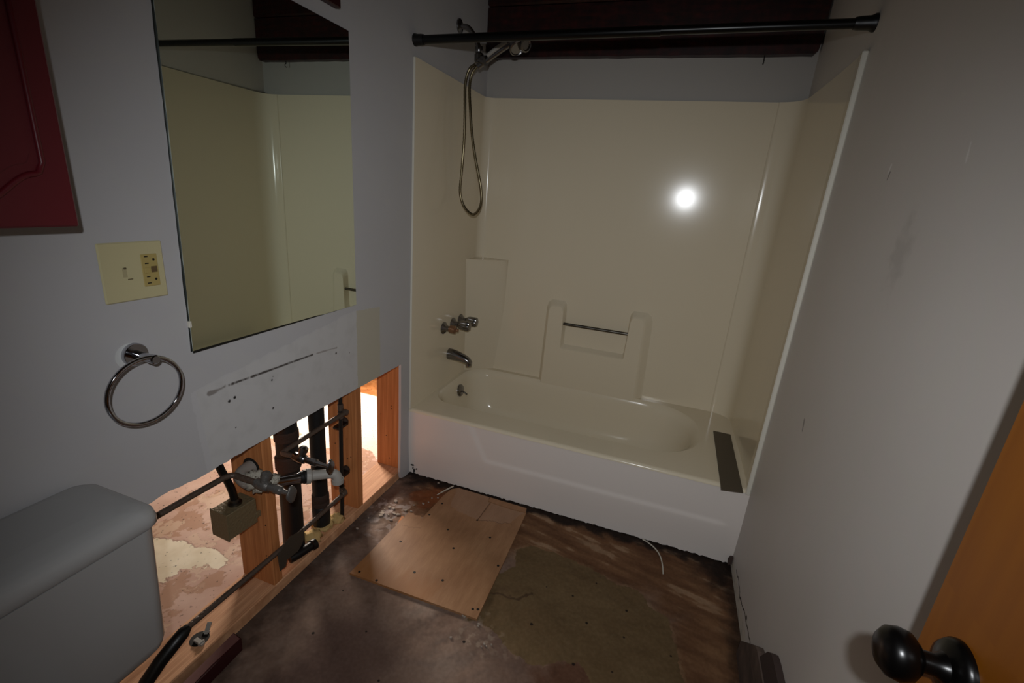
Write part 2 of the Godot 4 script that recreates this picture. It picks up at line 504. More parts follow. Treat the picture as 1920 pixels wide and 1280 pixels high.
func wall_left_material() -> StandardMaterial3D:
	var a := noise(1.0, 51, 4)
	var b := noise(1.0, 52, 4)
	var repair := PackedVector2Array([Vector2(1.03, 0.85), Vector2(1.01, 0.60), Vector2(0.235, 0.60), Vector2(0.235, 0.916), Vector2(0.39, 0.93)])
	var spots := [[.793, .796, .006], [.788, .806, .004], [.941, .786, .006], [.923, .790, .004], [.504, .797, .004], [.431, .777, .003], [.797, .704, .003], [.93, .70, .002]]
	var tex := picture(1024, 1024, func(u: float, v: float) -> Color:
		var p := Vector2(u * 1.7 - 0.1, 2.1 - v * 1.7)
		var mi := b.get_noise_2d(p.x * 14.0, p.y * 14.0)
		var col := Color(0.73, 0.722, 0.725).lightened(0.04 * a.get_noise_2d(p.x * 2.0, p.y * 2.0))
		# where the vanity splash was taken off: bare pale board, a beige band at its end
		if inside(repair, p + Vector2(mi, mi) * 0.002):
			col = Color(0.77, 0.762, 0.757).darkened(0.05 * clampf(mi, 0.0, 1.0))
			if p.x < 0.385 + mi * 0.004:
				col = Color(0.735, 0.71, 0.65)
		elif inside(repair, p + Vector2(-0.016, -0.002) + Vector2(mi, mi) * 0.008):
			col = col.lightened(0.10)
		if p.y > 0.93 or p.x > 1.1 or p.x < 0.2:
			return col
		# the pencil and glue line
		var line := near_line(p, Vector2(0.95, 0.833), Vector2(0.62, 0.826))
		var broken := smoothstep(-0.35, 0.15, b.get_noise_2d(p.x * 30.0, 2.0) + (0.35 if p.x > 0.64 and p.x < 0.85 else -0.12))
		col = col.lerp(Color(0.25, 0.23, 0.22), broken * smoothstep(0.0045, 0.0015, line + mi * 0.002) * 0.9)
		var line2 := near_line(p, Vector2(0.995, 0.829), Vector2(0.95, 0.833))
		col = col.lerp(Color(0.45, 0.42, 0.40), 0.7 * smoothstep(0.007, 0.002, line2 + mi * 0.008))
		var line3 := near_line(p, Vector2(0.60, 0.825), Vector2(0.50, 0.817))
		col = col.lerp(Color(0.55, 0.52, 0.50), 0.7 * smoothstep(0.003, 0.001, line3 + mi * 0.004))
		for s in spots:
			col = col.lerp(Color(0.12, 0.11, 0.11), 0.9 * smoothstep(s[2], s[2] * 0.4, p.distance_to(Vector2(s[0], s[1])) + mi * 0.003))
		return col)
	var m := mat(Color.WHITE, 0.55, 0.0, 0.4)
	m.albedo_texture = tex
	m.texture_repeat = false
	return m

func wall_right_material() -> StandardMaterial3D:
	var a := noise(1.0, 61, 4)
	var b := noise(1.0, 62, 4)
	var crack := [Vector2(0.09, 0.06), Vector2(0.15, 0.065), Vector2(0.22, 0.055), Vector2(0.30, 0.07), Vector2(0.38, 0.085), Vector2(0.45, 0.08)]
	var tex := picture(720, 720, func(u: float, v: float) -> Color:
		var p := Vector2(u * 1.7 - 0.1, 1.7 - v * 1.7)
		var mi := b.get_noise_2d(p.x * 18.0, p.y * 18.0)
		var col := Color(0.80, 0.775, 0.75).lightened(0.05 * a.get_noise_2d(p.x * 2.0, p.y * 2.0))
		# scuffs
		col = col.darkened(0.07 * smoothstep(0.05, 0.01, Vector2(p.x - 0.62, (p.y - 1.33) * 0.5).length() + mi * 0.03))
		col = col.darkened(0.30 * smoothstep(0.006, 0.002, near_line(p, Vector2(0.35, 0.83), Vector2(0.36, 0.80)) + mi * 0.003))
		col = col.lightened(0.5 * smoothstep(0.006, 0.002, near_line(p, Vector2(0.43, 1.52), Vector2(0.425, 1.505)) + mi * 0.004))
		col = col.darkened(0.5 * smoothstep(0.004, 0.001, near_line(p, Vector2(0.435, 1.505), Vector2(0.43, 1.49)) + mi * 0.003))
		col = col.lightened(0.35 * smoothstep(0.004, 0.001, near_line(p, Vector2(0.75, 1.53), Vector2(0.755, 1.50)) + mi * 0.003))
		# broken bottom edge: bare gypsum below a ragged crack
		var top := 0.05 + mi * 0.02
		if p.y < top and p.x < 0.5:
			col = Color(0.80, 0.77, 0.72).darkened(0.2 * clampf(mi, 0.0, 1.0))
		if p.y > 0.2 or p.x > 0.6:
			return col
		for i in crack.size() - 1:
			col = col.lerp(Color(0.14, 0.11, 0.09), 0.9 * smoothstep(0.0045, 0.001, near_line(p + Vector2(0, mi * 0.012), crack[i], crack[i + 1])))
		col = col.lerp(Color(0.05, 0.04, 0.04), smoothstep(0.012, 0.006, p.distance_to(Vector2(0.35, 0.085)) + mi * 0.006))
		return col)
	var m := mat(Color.WHITE, 0.55, 0.0, 0.4)
	m.albedo_texture = tex
	m.texture_repeat = false
	return m

func plywood_material() -> StandardMaterial3D:
	var a := noise(1.0, 81, 4)
	var b := noise(1.0, 82, 3)
	var residue := PackedVector2Array([Vector2(0.27, 0.0), Vector2(0.30, 0.06), Vector2(0.31, 0.14), Vector2(0.36, 0.17), Vector2(0.462, 0.19), Vector2(0.475, 0.10), Vector2(0.47, 0.0)])
	var residue2 := PackedVector2Array([Vector2(0.47, 0.19), Vector2(0.482, 0.04), Vector2(0.66, 0.03), Vector2(0.62, 0.09), Vector2(0.60, 0.15), Vector2(0.55, 0.17)])
	var tex := picture(540, 670, func(u: float, v: float) -> Color:
		var p := Vector2(0.14 + u * 0.54, v * 0.67)
		var g := a.get_noise_2d(p.x * 26.0, p.y * 5.0)
		var f := b.get_noise_2d(p.x * 150.0, p.y * 22.0)
		var lo := b.get_noise_2d(p.x * 5.0, p.y * 5.0)
		var col := Color(0.545, 0.385, 0.255).lerp(Color(0.635, 0.475, 0.335), clampf(0.5 + g * 0.45 + f * 0.25 + lo * 0.5, 0.0, 1.0))
		# warm, cleaner wood along the near edge and the left corner
		col = col.lerp(Color(0.60, 0.39, 0.21), 0.6 * smoothstep(0.13, 0.02, near_line(p, Vector2(0.15, 0.66), Vector2(0.40, 0.655)) + g * 0.05))
		var w := p + Vector2(lo, g) * 0.012
		if inside(residue, w) or inside(residue2, w):
			col = col.lerp(Color(0.62, 0.50, 0.42), 0.45)
		col = col.lerp(Color(0.28, 0.17, 0.10), 0.65 * smoothstep(0.0035, 0.001, near_line(w, Vector2(0.468, 0.188), Vector2(0.474, 0.05))))
		col = col.lerp(Color(0.36, 0.23, 0.15), 0.45 * smoothstep(0.003, 0.001, near_line(w, Vector2(0.47, 0.188), Vector2(0.61, 0.15))))
		col = col.lerp(Color(0.42, 0.28, 0.18), 0.4 * smoothstep(0.003, 0.001, near_line(w, Vector2(0.19, 0.36), Vector2(0.27, 0.34))))
		return col)
	var m := mat(Color.WHITE, 0.55, 0.0, 0.5)
	m.albedo_texture = tex
	m.texture_repeat = false
	return m

# ---------------------------------------------------------------- the setting
func struct(called: String, st: SurfaceTool, m: Material) -> MeshInstance3D:
	var o := obj(called, st, m)
	o.set_meta("kind", "structure")
	return o

func build_shell() -> void:
	# floors
	uv_mode = 1
	var st := tool()
	add_box(st, Vector3(-0.158, -0.05, ZB - 0.1), Vector3(W + 0.1, 0, ZF + 0.1), 0.0)
	var o := struct("floor", st, mats.floor)
	tag(o, "stripped bathroom subfloor with brown stains and old vinyl backing", "floor")
	uv_mode = 4
	o = struct("floor", box(Vector3(-3.1, -0.05, -1.7), Vector3(-0.158, 0, ZF + 0.1), 0.0), mats.next_floor)
	tag(o, "brightly lit torn floor of the next room seen through the studs", "floor")
	uv_mode = 0
	o = struct("ceiling", box(Vector3(-3.1, H, -1.7), Vector3(W + 0.1, H + 0.1, ZF + 0.1), 0.0), mats.ceiling)
	tag(o, "plain ceiling above the bathroom", "ceiling")
	# left wall: drywall cut off along the bottom
	var rng := RandomNumberGenerator.new()
	rng.seed = 5
	var poly := PackedVector2Array([Vector2(ZB - 0.1, H), Vector2(ZB - 0.1, 0.0), Vector2(0.03, 0.0), Vector2(0.066, 0.012), Vector2(0.075, 0.05)])
	poly.append(Vector2(0.071, 0.3))
	var n := 60
	for i in n + 1:
		var z := lerpf(0.073, 1.45, float(i) / n)
		var amp := 0.0035 if z > 0.90 and z < 1.2 else 0.0008
		var y := 0.6155 + rng.randf_range(-amp, amp) - (0.006 * sin(clampf((z - 0.90) / 0.2, 0.0, 1.0) * PI))
		poly.append(Vector2(z, y))
	for p in [Vector2(1.452, 0.3), Vector2(1.45, 0.0), Vector2(ZF + 0.1, 0.0), Vector2(ZF + 0.1, H)]:
		poly.append(p)
	uv_mode = 2
	st = tool()
	add_prism(st, poly, flat_x, Vector3.RIGHT, 0.0, -0.0127)
	uv_mode = 0
	o = struct("wall_left", st, mats.wall_left)
	tag(o, "white drywall on the left, cut off above the exposed plumbing", "wall")
	var poly2 := PackedVector2Array([Vector2(-1.7, H), Vector2(-1.7, 0.0), Vector2(-0.03, 0.0), Vector2(-0.03, 0.64), Vector2(1.47, 0.64), Vector2(1.47, 0.0), Vector2(ZF + 0.1, 0.0), Vector2(ZF + 0.1, H)])
	st = tool()
	add_prism(st, poly2, flat_x, Vector3.LEFT, -0.1665, -0.1538)
	o = struct("wall_partition", st, mats.gypsum)
	tag(o, "drywall on the far side of the gutted partition", "wall")
	# right wall
	uv_mode = 3
	o = struct("wall_right", box(Vector3(W, -0.05, ZB - 0.1), Vector3(W + 0.12, H, ZF + 0.1), 0.0), mats.wall_right)
	tag(o, "grey-white wall on the right with scuffs and a broken bottom edge", "wall")
	uv_mode = 0
	o = struct("wall_back", box(Vector3(-0.0127, -0.05, ZB - 0.12), Vector3(W, H, ZB), 0.0), mats.wall)
	tag(o, "white painted strip of wall above the shower surround", "wall")
	o = struct("wall_front", box(Vector3(-3.1, -0.05, ZF), Vector3(W, H, ZF + 0.12), 0.0), mats.wall)
	tag(o, "wall behind the photographer", "wall")
	o = struct("wall_far", box(Vector3(-3.1, -0.05, -1.7), Vector3(-2.98, H, ZF), 0.0), mats.wall)
	tag(o, "far wall of the next room", "wall")
	o = struct("wall_side", box(Vector3(-2.98, -0.05, -1.7), Vector3(-0.1665, H, -1.6), 0.0), mats.wall)
	tag(o, "side wall of the next room", "wall")

	# dark stained timbers across the top of the back wall, worn ends
	var ends := PackedVector2Array([Vector2(0.004, 2.275), Vector2(0.004, 2.085), Vector2(0.018, 2.062), Vector2(0.055, 2.051)])
	for i in 24:
		ends.append(Vector2(0.08 + i * 0.06, 2.0535 + rng.randf_range(-0.0015, 0.0015)))
	for p in [Vector2(1.500, 2.053), Vector2(1.512, 2.066), Vector2(1.516, 2.10), Vector2(1.519, 2.275)]:
		ends.append(p)
	st = tool()
	add_prism(st, ends, flat_z, Vector3.BACK, ZB + 0.042, ZB)
	o = obj("wall_timber", st, mats.beam)
	tag(o, "lower dark red stained timber with rounded ends above the shower", "timber", "")
	st = tool()
	add_box(st, Vector3(0.002, 2.279, ZB), Vector3(1.52, H - 0.002, ZB + 0.052), 0.008)
	o = obj("wall_timber", st, mats.beam)
	tag(o, "upper dark stained timber resting on the lower one at the top of the picture", "timber", "")
	# cup hook under the timber
	st = tool()
	var hk := []
	for i in 14:
		var t := -PI * 0.5 + PI * 1.35 * i / 13.0
		hk.append(Vector3(1.312, 2.032 - 0.009 * sin(t) * 1.0 - 0.004, ZB + 0.03 + 0.009 * cos(t)))
	add_tube(st, [Vector3(1.312, 2.058, ZB + 0.03), Vector3(1.312, 2.037, ZB + 0.03)] , 0.0022, 8)
	add_tube(st, hk, 0.0022, 8)
	o = obj("cup_hook", st, mats.black)
	tag(o, "tiny dark cup hook screwed under the dark timber", "hook")
	# leftover baseboard at the foot of the right wall
	var bb := thing("baseboard", "broken grey-brown baseboard leftover at the foot of the right wall", "baseboard", Vector3(W - 0.01, 0, 0.6))
	var f := PackedVector2Array([Vector2(0.425, 0.0), Vector2(0.43, 0.062), Vector2(0.50, 0.13), Vector2(0.56, 0.186), Vector2(0.585, 0.195), Vector2(1.1, 0.195), Vector2(1.1, 0.0)])
	st = tool()
	add_prism(st, f, flat_x, Vector3.LEFT, W - 0.022, W)
	obj("board", st, mats.base_a, bb, bb.position)
	f = PackedVector2Array([Vector2(0.60, 0.19), Vector2(0.645, 0.262), Vector2(0.668, 0.282), Vector2(0.70, 0.288), Vector2(1.1, 0.288), Vector2(1.1, 0.19)])
	st = tool()
	add_prism(st, f, flat_x, Vector3.LEFT, W - 0.018, W)
	obj("board", st, mats.base_b, bb, bb.position)
	# studs and sill plate
	var sp := obj("sill_plate", box(Vector3(-0.1535, 0, -0.03), Vector3(-0.0135, 0.045, 1.62), 0.003), mats.plate)
	tag(sp, "orange pine sill plate running along the floor under the studs", "timber")
	obj("bored_hole", lathe(Vector3(-0.062, 0.0452, 1.075), Vector3.UP, [Vector2(0.026, 0), Vector2(0.026, 0.0006), Vector2(0, 0.0006)], 20), mats.screw, sp)
	var labels := {
		0.82: "nearest pine stud beside the metal junction box",
		0.366: "middle pine stud behind the upright copper pipe",
		0.026: "last pine stud next to the bathtub apron"}
	for z in labels:
		var s := thing("wall_stud", labels[z], "stud", Vector3(-0.058, 0.045, z), "studs of the gutted wall")
		obj("timber", box(Vector3(-0.1532, 0.045, z - 0.019), Vector3(-0.0137, H, z + 0.019), 0.003), mats.stud, s, s.position)
		if z > 1.0: continue
		for k in 5:
			var p := Vector3(rng.randf_range(-0.14, -0.025), rng.randf_range(0.08, 0.5), z + 0.0188)
			obj("nail_head", lathe(p, Vector3.BACK, [Vector2(0, 0.0015), Vector2(0.0022, 0.0015), Vector2(0.0022, 0)], 8), mats.screw, s, s.position)
		if absf(z - 0.82) < 0.01:
			obj("bored_hole", lathe(Vector3(-0.064, 0.50, z + 0.0192), Vector3.BACK, [Vector2(0, 0.0004), Vector2(0.034, 0.0004), Vector2(0.034, -0.001)], 24), mats.slot, s, s.position)

func ring_rect(x0: float, x1: float, z0: float, z1: float, rl: float, rr: float, y: float, angles: Array) -> Array:
	# rounded rectangle in plan sampled by direction from its centre; rl, rr: corner radii on the left and right
	var c := Vector2((x0 + x1) * 0.5, (z0 + z1) * 0.5)
	var outline := []
	for k in [[x1 - rr, z1 - rr, 0.0, rr], [x0 + rl, z1 - rl, PI * 0.5, rl], [x0 + rl, z0 + rl, PI, rl], [x1 - rr, z0 + rr, PI * 1.5, rr]]:
		for i in 13:
			var t: float = k[2] + PI * 0.5 * i / 12.0
			outline.append(Vector2(k[0] + cos(t) * k[3], k[1] + sin(t) * k[3]))
	var out := []
	for a in angles:
		var d := Vector2(cos(a), sin(a))
		var best := Vector2.ZERO
		for i in outline.size():
			var hit = Geometry2D.segment_intersects_segment(c, c + d * 4.0, outline[i], outline[(i + 1) % outline.size()])
			if hit != null: best = hit
		if best == Vector2.ZERO: best = c + d * 0.3
		out.append(Vector3(best.x, y, best.y))
	return out

func build_tub() -> void:
	var t := thing("tub_shower_unit", "cream one-piece bathtub and shower surround filling the alcove", "bathtub", Vector3(W * 0.5, 0, ZB * 0.5))
	var o := t.position
	var st: SurfaceTool
	# apron: a shallow embossed field whose left end slants
	st = tool()
	var nx := 150
	var ny := 48
	var rows := []
	var rng := RandomNumberGenerator.new()
	rng.seed = 9
	var wob := noise(9.0, 71, 3)
	for j in ny + 1:
		var row := []
		for i in nx + 1:
			var x := W * i / nx
			var y := (RIM - 0.014) * j / ny
			if j == 0: y = maxf(0.0, 0.004 + 0.006 * wob.get_noise_1d(x * 6.0))
			var left := x - (0.322 + (0.358 - y) * 0.53)
			var low := y - 0.186
			var rgt := 1.46 - x
			var m := smoothstep(-0.012, 0.012, left) * smoothstep(-0.010, 0.010, low) * smoothstep(-0.03, 0.03, rgt)
			row.append(Vector3(x, y, -0.006 * m - 0.010 * smoothstep(0.20, 0.0, y)))
		rows.append(row)
	add_loft(st, rows, func(_c): return Vector3.BACK, false)
	# back of the apron
	obj("apron", st, mats.apron, t, o)
	# nicks in the left foot of the apron
	for q in [[0.020, 0.052, 0.010, 0.004], [0.030, 0.020, 0.004, 0.014], [0.024, 0.036, 0.003, 0.008], [0.044, 0.034, 0.004, 0.003]]:
		var nick := PackedVector2Array()
		for k in 7:
			var a := TAU * k / 7.0
			nick.append(Vector2(q[0] + cos(a) * q[2] * rng.randf_range(0.5, 1.1), q[1] + sin(a) * q[3] * rng.randf_range(0.5, 1.1)))
		st = tool()
		add_prism(st, nick, flat_z, Vector3.BACK, -0.0025, -0.012)
		obj("chip", st, mats.screw, t, o)
	# rim and basin
	var angles := []
	for i in 128: angles.append(TAU * i / 128.0)
	var c := Vector2((0.05 + 1.348) * 0.5, (-0.142 - 0.695) * 0.5)
	for q in [Vector2(0.0, ZB), Vector2(W, ZB), Vector2(0, -0.016), Vector2(W, -0.016)]:
		angles.append(fposmod((q - c).angle(), TAU))
	angles.sort()
	var outer := []
	for a in angles:
		var d := Vector2(cos(a), sin(a))
		var k := 1e9
		if d.x > 1e-6: k = minf(k, (W - c.x) / d.x)
		if d.x < -1e-6: k = minf(k, -c.x / d.x)
		if d.y > 1e-6: k = minf(k, (-0.016 - c.y) / d.y)
		if d.y < -1e-6: k = minf(k, (ZB - c.y) / d.y)
		outer.append(Vector3(c.x + d.x * k, RIM, c.y + d.y * k))
	var hole := ring_rect(0.028, 1.348, -0.700, -0.142, 0.13, 0.24, RIM, angles)
	st = tool()
	add_loft(st, [outer, hole], func(_c): return Vector3.UP)
	# rolled front edge
	var strip := []
	for k in 7:
		var a := PI * 0.5 * k / 6.0
		var row := []
		for i in 41: row.append(Vector3(W * i / 40.0, RIM - 0.014 + 0.014 * cos(a), -0.016 + 0.016 * sin(a)))
		strip.append(row)
	add_loft(st, strip, func(_c): return Vector3(0, 1, 1), false, 3)
	obj("rim", st, mats.gelcoat, t, o)
	st = tool()
	var rings := [hole]
	for lv in [[0.004, 0.358], [0.012, 0.346], [0.019, 0.32], [0.03, 0.24], [0.045, 0.15], [0.075, 0.09], [0.13, 0.07]]:
		var e: float = lv[0]
		rings.append(ring_rect(0.028 + e * 1.25, 1.348 - e * 1.8, -0.700 + e, -0.142 - e, 0.13, 0.24, lv[1], angles))
	var mid := Vector3(c.x, 0.2, c.y)
	add_loft(st, rings, func(p): return mid - p + Vector3(0, 0.1, 0))
	var flo: Array = rings[-1]
	for i in flo.size():
		tri(st, Vector3(c.x, 0.066, c.y), flo[i], flo[(i + 1) % flo.size()], Vector3.UP)
	obj("basin", st, mats.gelcoat, t, o)
	# surround walls with coved corners
	var xl := 0.010
	var xr := W - 0.008
	var zi := ZB + 0.010
	var left := []
	var back := []
	var right := []
	left.append(Vector2(0.009, 0.0))
	left.append(Vector2(xl, -0.02))
	left.append(Vector2(xl, -0.3))
	for i in 9:
		var a := PI + PI * 0.5 * i / 8.0
		left.append(Vector2(xl + 0.05 + 0.05 * cos(a), zi + 0.05 + 0.05 * sin(a)))
	back.append(left[-1])
	for i in range(1, 20): back.append(Vector2(lerpf(xl + 0.05, xr - 0.105, i / 20.0), zi))
	back.append(Vector2(xr - 0.105, zi))
	right.append(back[-1])
	for q in [[0.098, 0.001], [0.093, 0.0045], [0.088, 0.0055], [0.082, 0.006], [0.070, 0.0085], [0.055, 0.0135], [0.040, 0.021], [0.028, 0.030], [0.018, 0.042], [0.010, 0.058], [0.004, 0.080], [0.001, 0.105]]:
		right.append(Vector2(xr - 0.007 - q[0], zi + q[1]))
	right.append(Vector2(xr, -0.3))
	right.append(Vector2(xr, -0.075))
	right.append(Vector2(xr - 0.001, -0.065))
	right.append(Vector2(W - 0.016, 0.0))
	var centre := Vector2(W * 0.5, 0.4)
	for w in [["left_panel", left], ["back_panel", back], ["right_panel", right]]:
		st = tool()
		var lofts := []
		for y in [RIM, 0.6, 1.0, 1.4, TOP - 0.006, TOP]:
			var row := []
			for p in w[1]: row.append(Vector3(p.x, y, p.y))
			lofts.append(row)
		add_loft(st, lofts, func(p): return Vector3(centre.x - p.x, 0, centre.y - p.z), false)
		# top lip back to the drywall
		for i in w[1].size() - 1:
			var p: Vector2 = w[1][i]
			var q: Vector2 = w[1][i + 1]
			var pw := Vector2(p.x, ZB)
			var qw := Vector2(q.x, ZB)
			if w[0] == "left_panel":
				pw = Vector2(0.0, p.y)
				qw = Vector2(0.0, q.y)
			elif w[0] == "right_panel":
				pw = Vector2(W, p.y)
				qw = Vector2(W, q.y)
			st.set_smooth_group(-1)
			quad(st, Vector3(p.x, TOP, p.y), Vector3(q.x, TOP, q.y), Vector3(qw.x, TOP, qw.y), Vector3(pw.x, TOP, pw.y), Vector3.UP)
		obj(w[0], st, mats.gelcoat, t, o)
	obj("edge_bead", box(Vector3(0.0, RIM, -0.004), Vector3(0.009, TOP, 0.004), 0.002), mats.caulk, t, o)
	obj("edge_bead", box(Vector3(W - 0.017, RIM - 0.02, -0.004), Vector3(W, TOP, 0.004), 0.003), mats.caulk, t, o)
	# moulded towel-bar block on the back wall
	var front := [Vector2(.472, .31), Vector2(.475, .55), Vector2(.478, .79), Vector2(.484, .808), Vector2(.496, .815), Vector2(.541, .816), Vector2(.553, .808), Vector2(.558, .79), Vector2(.562, .70), Vector2(.563, .585), Vector2(.568, .577), Vector2(.917, .577), Vector2(.922, .585), Vector2(.926, .70), Vector2(.929, .79), Vector2(.934, .806), Vector2(.944, .816), Vector2(.982, .815), Vector2(.993, .806), Vector2(.998, .79), Vector2(1.004, .55), Vector2(1.008, .31)]
	var base := [Vector2(.446, .31), Vector2(.449, .55), Vector2(.452, .80), Vector2(.460, .83), Vector2(.482, .848), Vector2(.555, .848), Vector2(.567, .83), Vector2(.570, .80), Vector2(.573, .70), Vector2(.574, .605), Vector2(.580, .597), Vector2(.908, .597), Vector2(.914, .605), Vector2(.918, .70), Vector2(.920, .80), Vector2(.924, .83), Vector2(.936, .848), Vector2(1.010, .848), Vector2(1.034, .83), Vector2(1.044, .80), Vector2(1.050, .55), Vector2(1.054, .31)]
	st = tool()
	var zf := -0.690
	var lp := []
	for s in [[1.0, ZB + 0.009], [0.85, ZB + 0.012], [0.35, zf - 0.010], [0.12, zf - 0.003], [0.0, zf]]:
		var row := []
		for i in front.size():
			var p: Vector2 = front[i].lerp(base[i], s[0])
			row.append(Vector3(p.x, p.y, s[1]))
		lp.append(row)
	for i in front.size() - 1:
		pass
	var flat := PackedVector2Array(front)
	var flat_centre := Vector3(0.74, 0.45, -0.8)
	for i in lp.size() - 1:
		st.set_smooth_group(0)
		for k in front.size() - 1:
			var e: Vector2 = front[k + 1] - front[k]
			quad(st, lp[i][k], lp[i][k + 1], lp[i + 1][k + 1], lp[i + 1][k], Vector3(-e.y, e.x, 0.001) )
	st.set_smooth_group(-1)
	var ix := Geometry2D.triangulate_polygon(flat)
	for i in range(0, ix.size(), 3):
		tri(st, lp[4][ix[i]], lp[4][ix[i + 1]], lp[4][ix[i + 2]], Vector3.BACK)
	obj("bar_block", st, mats.gelcoat, t, o)
	obj("towel_bar", tube([Vector3(0.545, 0.721, -0.706), Vector3(0.942, 0.721, -0.706)], 0.0085, 16), mats.steel, t, o)
	# moulded corner column at the left with a small shelf on top
	var prof := [Vector2(0.008, -0.555), Vector2(0.022, -0.575), Vector2(0.182, -0.694), Vector2(0.197, -0.715), Vector2(0.20, -0.735)]
	st = tool()
	lp = []
	for s in [[0.0, 1.034], [0.004, 1.028], [0.010, 1.0], [0.055, 0.62], [0.10, 0.40], [0.11, RIM]]:
		var row := []
		for i in prof.size():
			var p: Vector2 = prof[i]
			var k: float = s[0]
			if i < 1 or i > 3: k = s[0] * 0.4
			row.append(Vector3(maxf(p.x - k * 0.33, 0.006), s[1], p.y - k * 0.30))
		lp.append(row)
	add_loft(st, lp, func(_p): return Vector3(0.6, 0, 0.8), false)
	st.set_smooth_group(-1)
	for i in prof.size() - 1:
		tri(st, Vector3(0.008, 1.034, -0.735), lp[0][i], lp[0][i + 1], Vector3.UP)
	obj("corner_shelf", st, mats.gelcoat, t, o)
	# ---- fittings on the left end of the alcove
	var g := "bath valves on the alcove end wall"
	var vz := [-0.318, -0.425, -0.522]
	var vl := ["nearest bath valve missing its handle, brass stem bare", "middle bath valve with chrome handle, between its two neighbours", "farthest bath valve with fluted chrome handle, nearest the back wall"]
	for i in 3:
		var p := Vector3(0.010, 0.697, vz[i])
		var v := thing("bath_valve", vl[i], "valve", p, g)
		obj("escutcheon", lathe(p, Vector3.RIGHT, [Vector2(0.032, 0.0), Vector2(0.033, 0.004), Vector2(0.028, 0.009), Vector2(0.016, 0.020), Vector2(0.0145, 0.034), Vector2(0, 0.034)], 28), mats.dull_chrome, v, p)
		if i == 0:
			obj("stem", lathe(p + Vector3(0.03, 0, 0), Vector3.RIGHT, [Vector2(0.014, 0.0), Vector2(0.014, 0.008), Vector2(0.020, 0.010), Vector2(0.021, 0.038), Vector2(0.018, 0.041), Vector2(0.009, 0.043), Vector2(0.009, 0.056), Vector2(0, 0.056)], 16), mats.brass, v, p)
		else:
			obj("handle", lathe(p + Vector3(0.033, 0, 0), Vector3.RIGHT, [Vector2(0.015, 0.0), Vector2(0.017, 0.006), Vector2(0.022, 0.012), Vector2(0.0245, 0.022), Vector2(0.0255, 0.052), Vector2(0.0245, 0.064), Vector2(0.021, 0.070), Vector2(0.018, 0.071), Vector2(0, 0.072)], 48, 0.09, 6), mats.dull_chrome, v, p)
	var sp := thing("tub_spout", "chrome bathtub spout below the three valves", "spout", Vector3(0.010, 0.53, -0.395))
	var lr := []
	for s in [[0.0, 0.0, 0.030, 0.032], [0.02, 0.0, 0.030, 0.031], [0.06, -0.004, 0.026, 0.027], [0.10, -0.012, 0.023, 0.022], [0.122, -0.020, 0.021, 0.018], [0.134, -0.030, 0.018, 0.013]]:
		var row := []
		for k in 20:
			var a := TAU * k / 20.0
			row.append(Vector3(0.010 + s[0], 0.53 + s[1] + sin(a) * s[3], -0.395 + cos(a) * s[2]))
		lr.append(row)
	st = tool()
	add_loft(st, lr, func(p): return Vector3(0, p.y - 0.515, p.z + 0.395))
	for k in 20:
		tri(st, Vector3(0.146, 0.500, -0.395), lr[5][k], lr[5][(k + 1) % 20], Vector3.RIGHT)
	obj("body", st, mats.dull_chrome, sp, sp.position)
	obj("outlet", lathe(Vector3(0.128, 0.505, -0.395), Vector3(0.15, -1, 0), [Vector2(0.016, 0.0), Vector2(0.0165, 0.022), Vector2(0.013, 0.022), Vector2(0.012, 0.01), Vector2(0, 0.01)], 20), mats.dull_chrome, sp, sp.position)
	var op := Vector3(0.062, 0.296, -0.462)
	var dirv := Vector3(1.0, 0.13, 0.0).normalized()
	var ov := thing("overflow_plate", "round chrome overflow plate with trip lever at the tub end", "overflow", op)
	obj("plate", lathe(op, dirv, [Vector2(0.035, -0.006), Vector2(0.035, 0.001), Vector2(0.030, 0.006), Vector2(0.012, 0.009), Vector2(0, 0.010)], 32), mats.dull_chrome, ov, op)
	obj("lever", tube([op + Vector3(0.006, -0.002, 0), op + Vector3(0.024, -0.006, 0.002), op + Vector3(0.042, -0.016, 0.004)], [0.004, 0.004, 0.0055], 10), mats.dull_chrome, ov, op)

	# ---- shower arm, hand shower and hose
	var sh := thing("hand_shower", "chrome hand shower on its wall arm with a looping metal hose", "shower head", Vector3(0, 2.095, -0.385))
	var so := sh.position
	obj("wall_flange", lathe(Vector3(0.0, 2.098, -0.39), Vector3.RIGHT, [Vector2(0.030, 0), Vector2(0.029, 0.006), Vector2(0.020, 0.011), Vector2(0.012, 0.014)], 24), mats.dull_chrome, sh, so)
	obj("arm", tube(smooth_path([Vector3(0.0, 2.096, -0.388), Vector3(0.04, 2.092, -0.386), Vector3(0.07, 2.066, -0.384), Vector3(0.098, 2.022, -0.382), Vector3(0.106, 2.0, -0.381)], 5), 0.011, 14), mats.dull_chrome, sh, so)
	st = tool()
	add_lathe(st, Vector3(0.104, 2.012, -0.381), Vector3(0.10, -1, 0), [Vector2(0, 0), Vector2(0.017, 0.0), Vector2(0.018, 0.022), Vector2(0.015, 0.026), Vector2(0.021, 0.032), Vector2(0.022, 0.056), Vector2(0.013, 0.066), Vector2(0.012, 0.082), Vector2(0, 0.082)], 20)
	add_lathe(st, Vector3(0.100, 1.958, -0.379), Vector3(0.85, -0.12, 0.3), [Vector2(0, 0), Vector2(0.014, 0.0), Vector2(0.014, 0.03), Vector2(0.021, 0.034), Vector2(0.021, 0.058), Vector2(0, 0.058)], 20)
	obj("bracket", st, mats.dull_chrome, sh, so)
	var hp := [Vector3(0.112, 1.928, -0.366), Vector3(0.140, 1.946, -0.366), Vector3(0.185, 1.974, -0.366), Vector3(0.235, 2.003, -0.366), Vector3(0.268, 2.019, -0.366), Vector3(0.292, 2.018, -0.366)]
	obj("handle", tube(smooth_path(hp, 5), 0.0125, 14), mats.dull_chrome, sh, so)
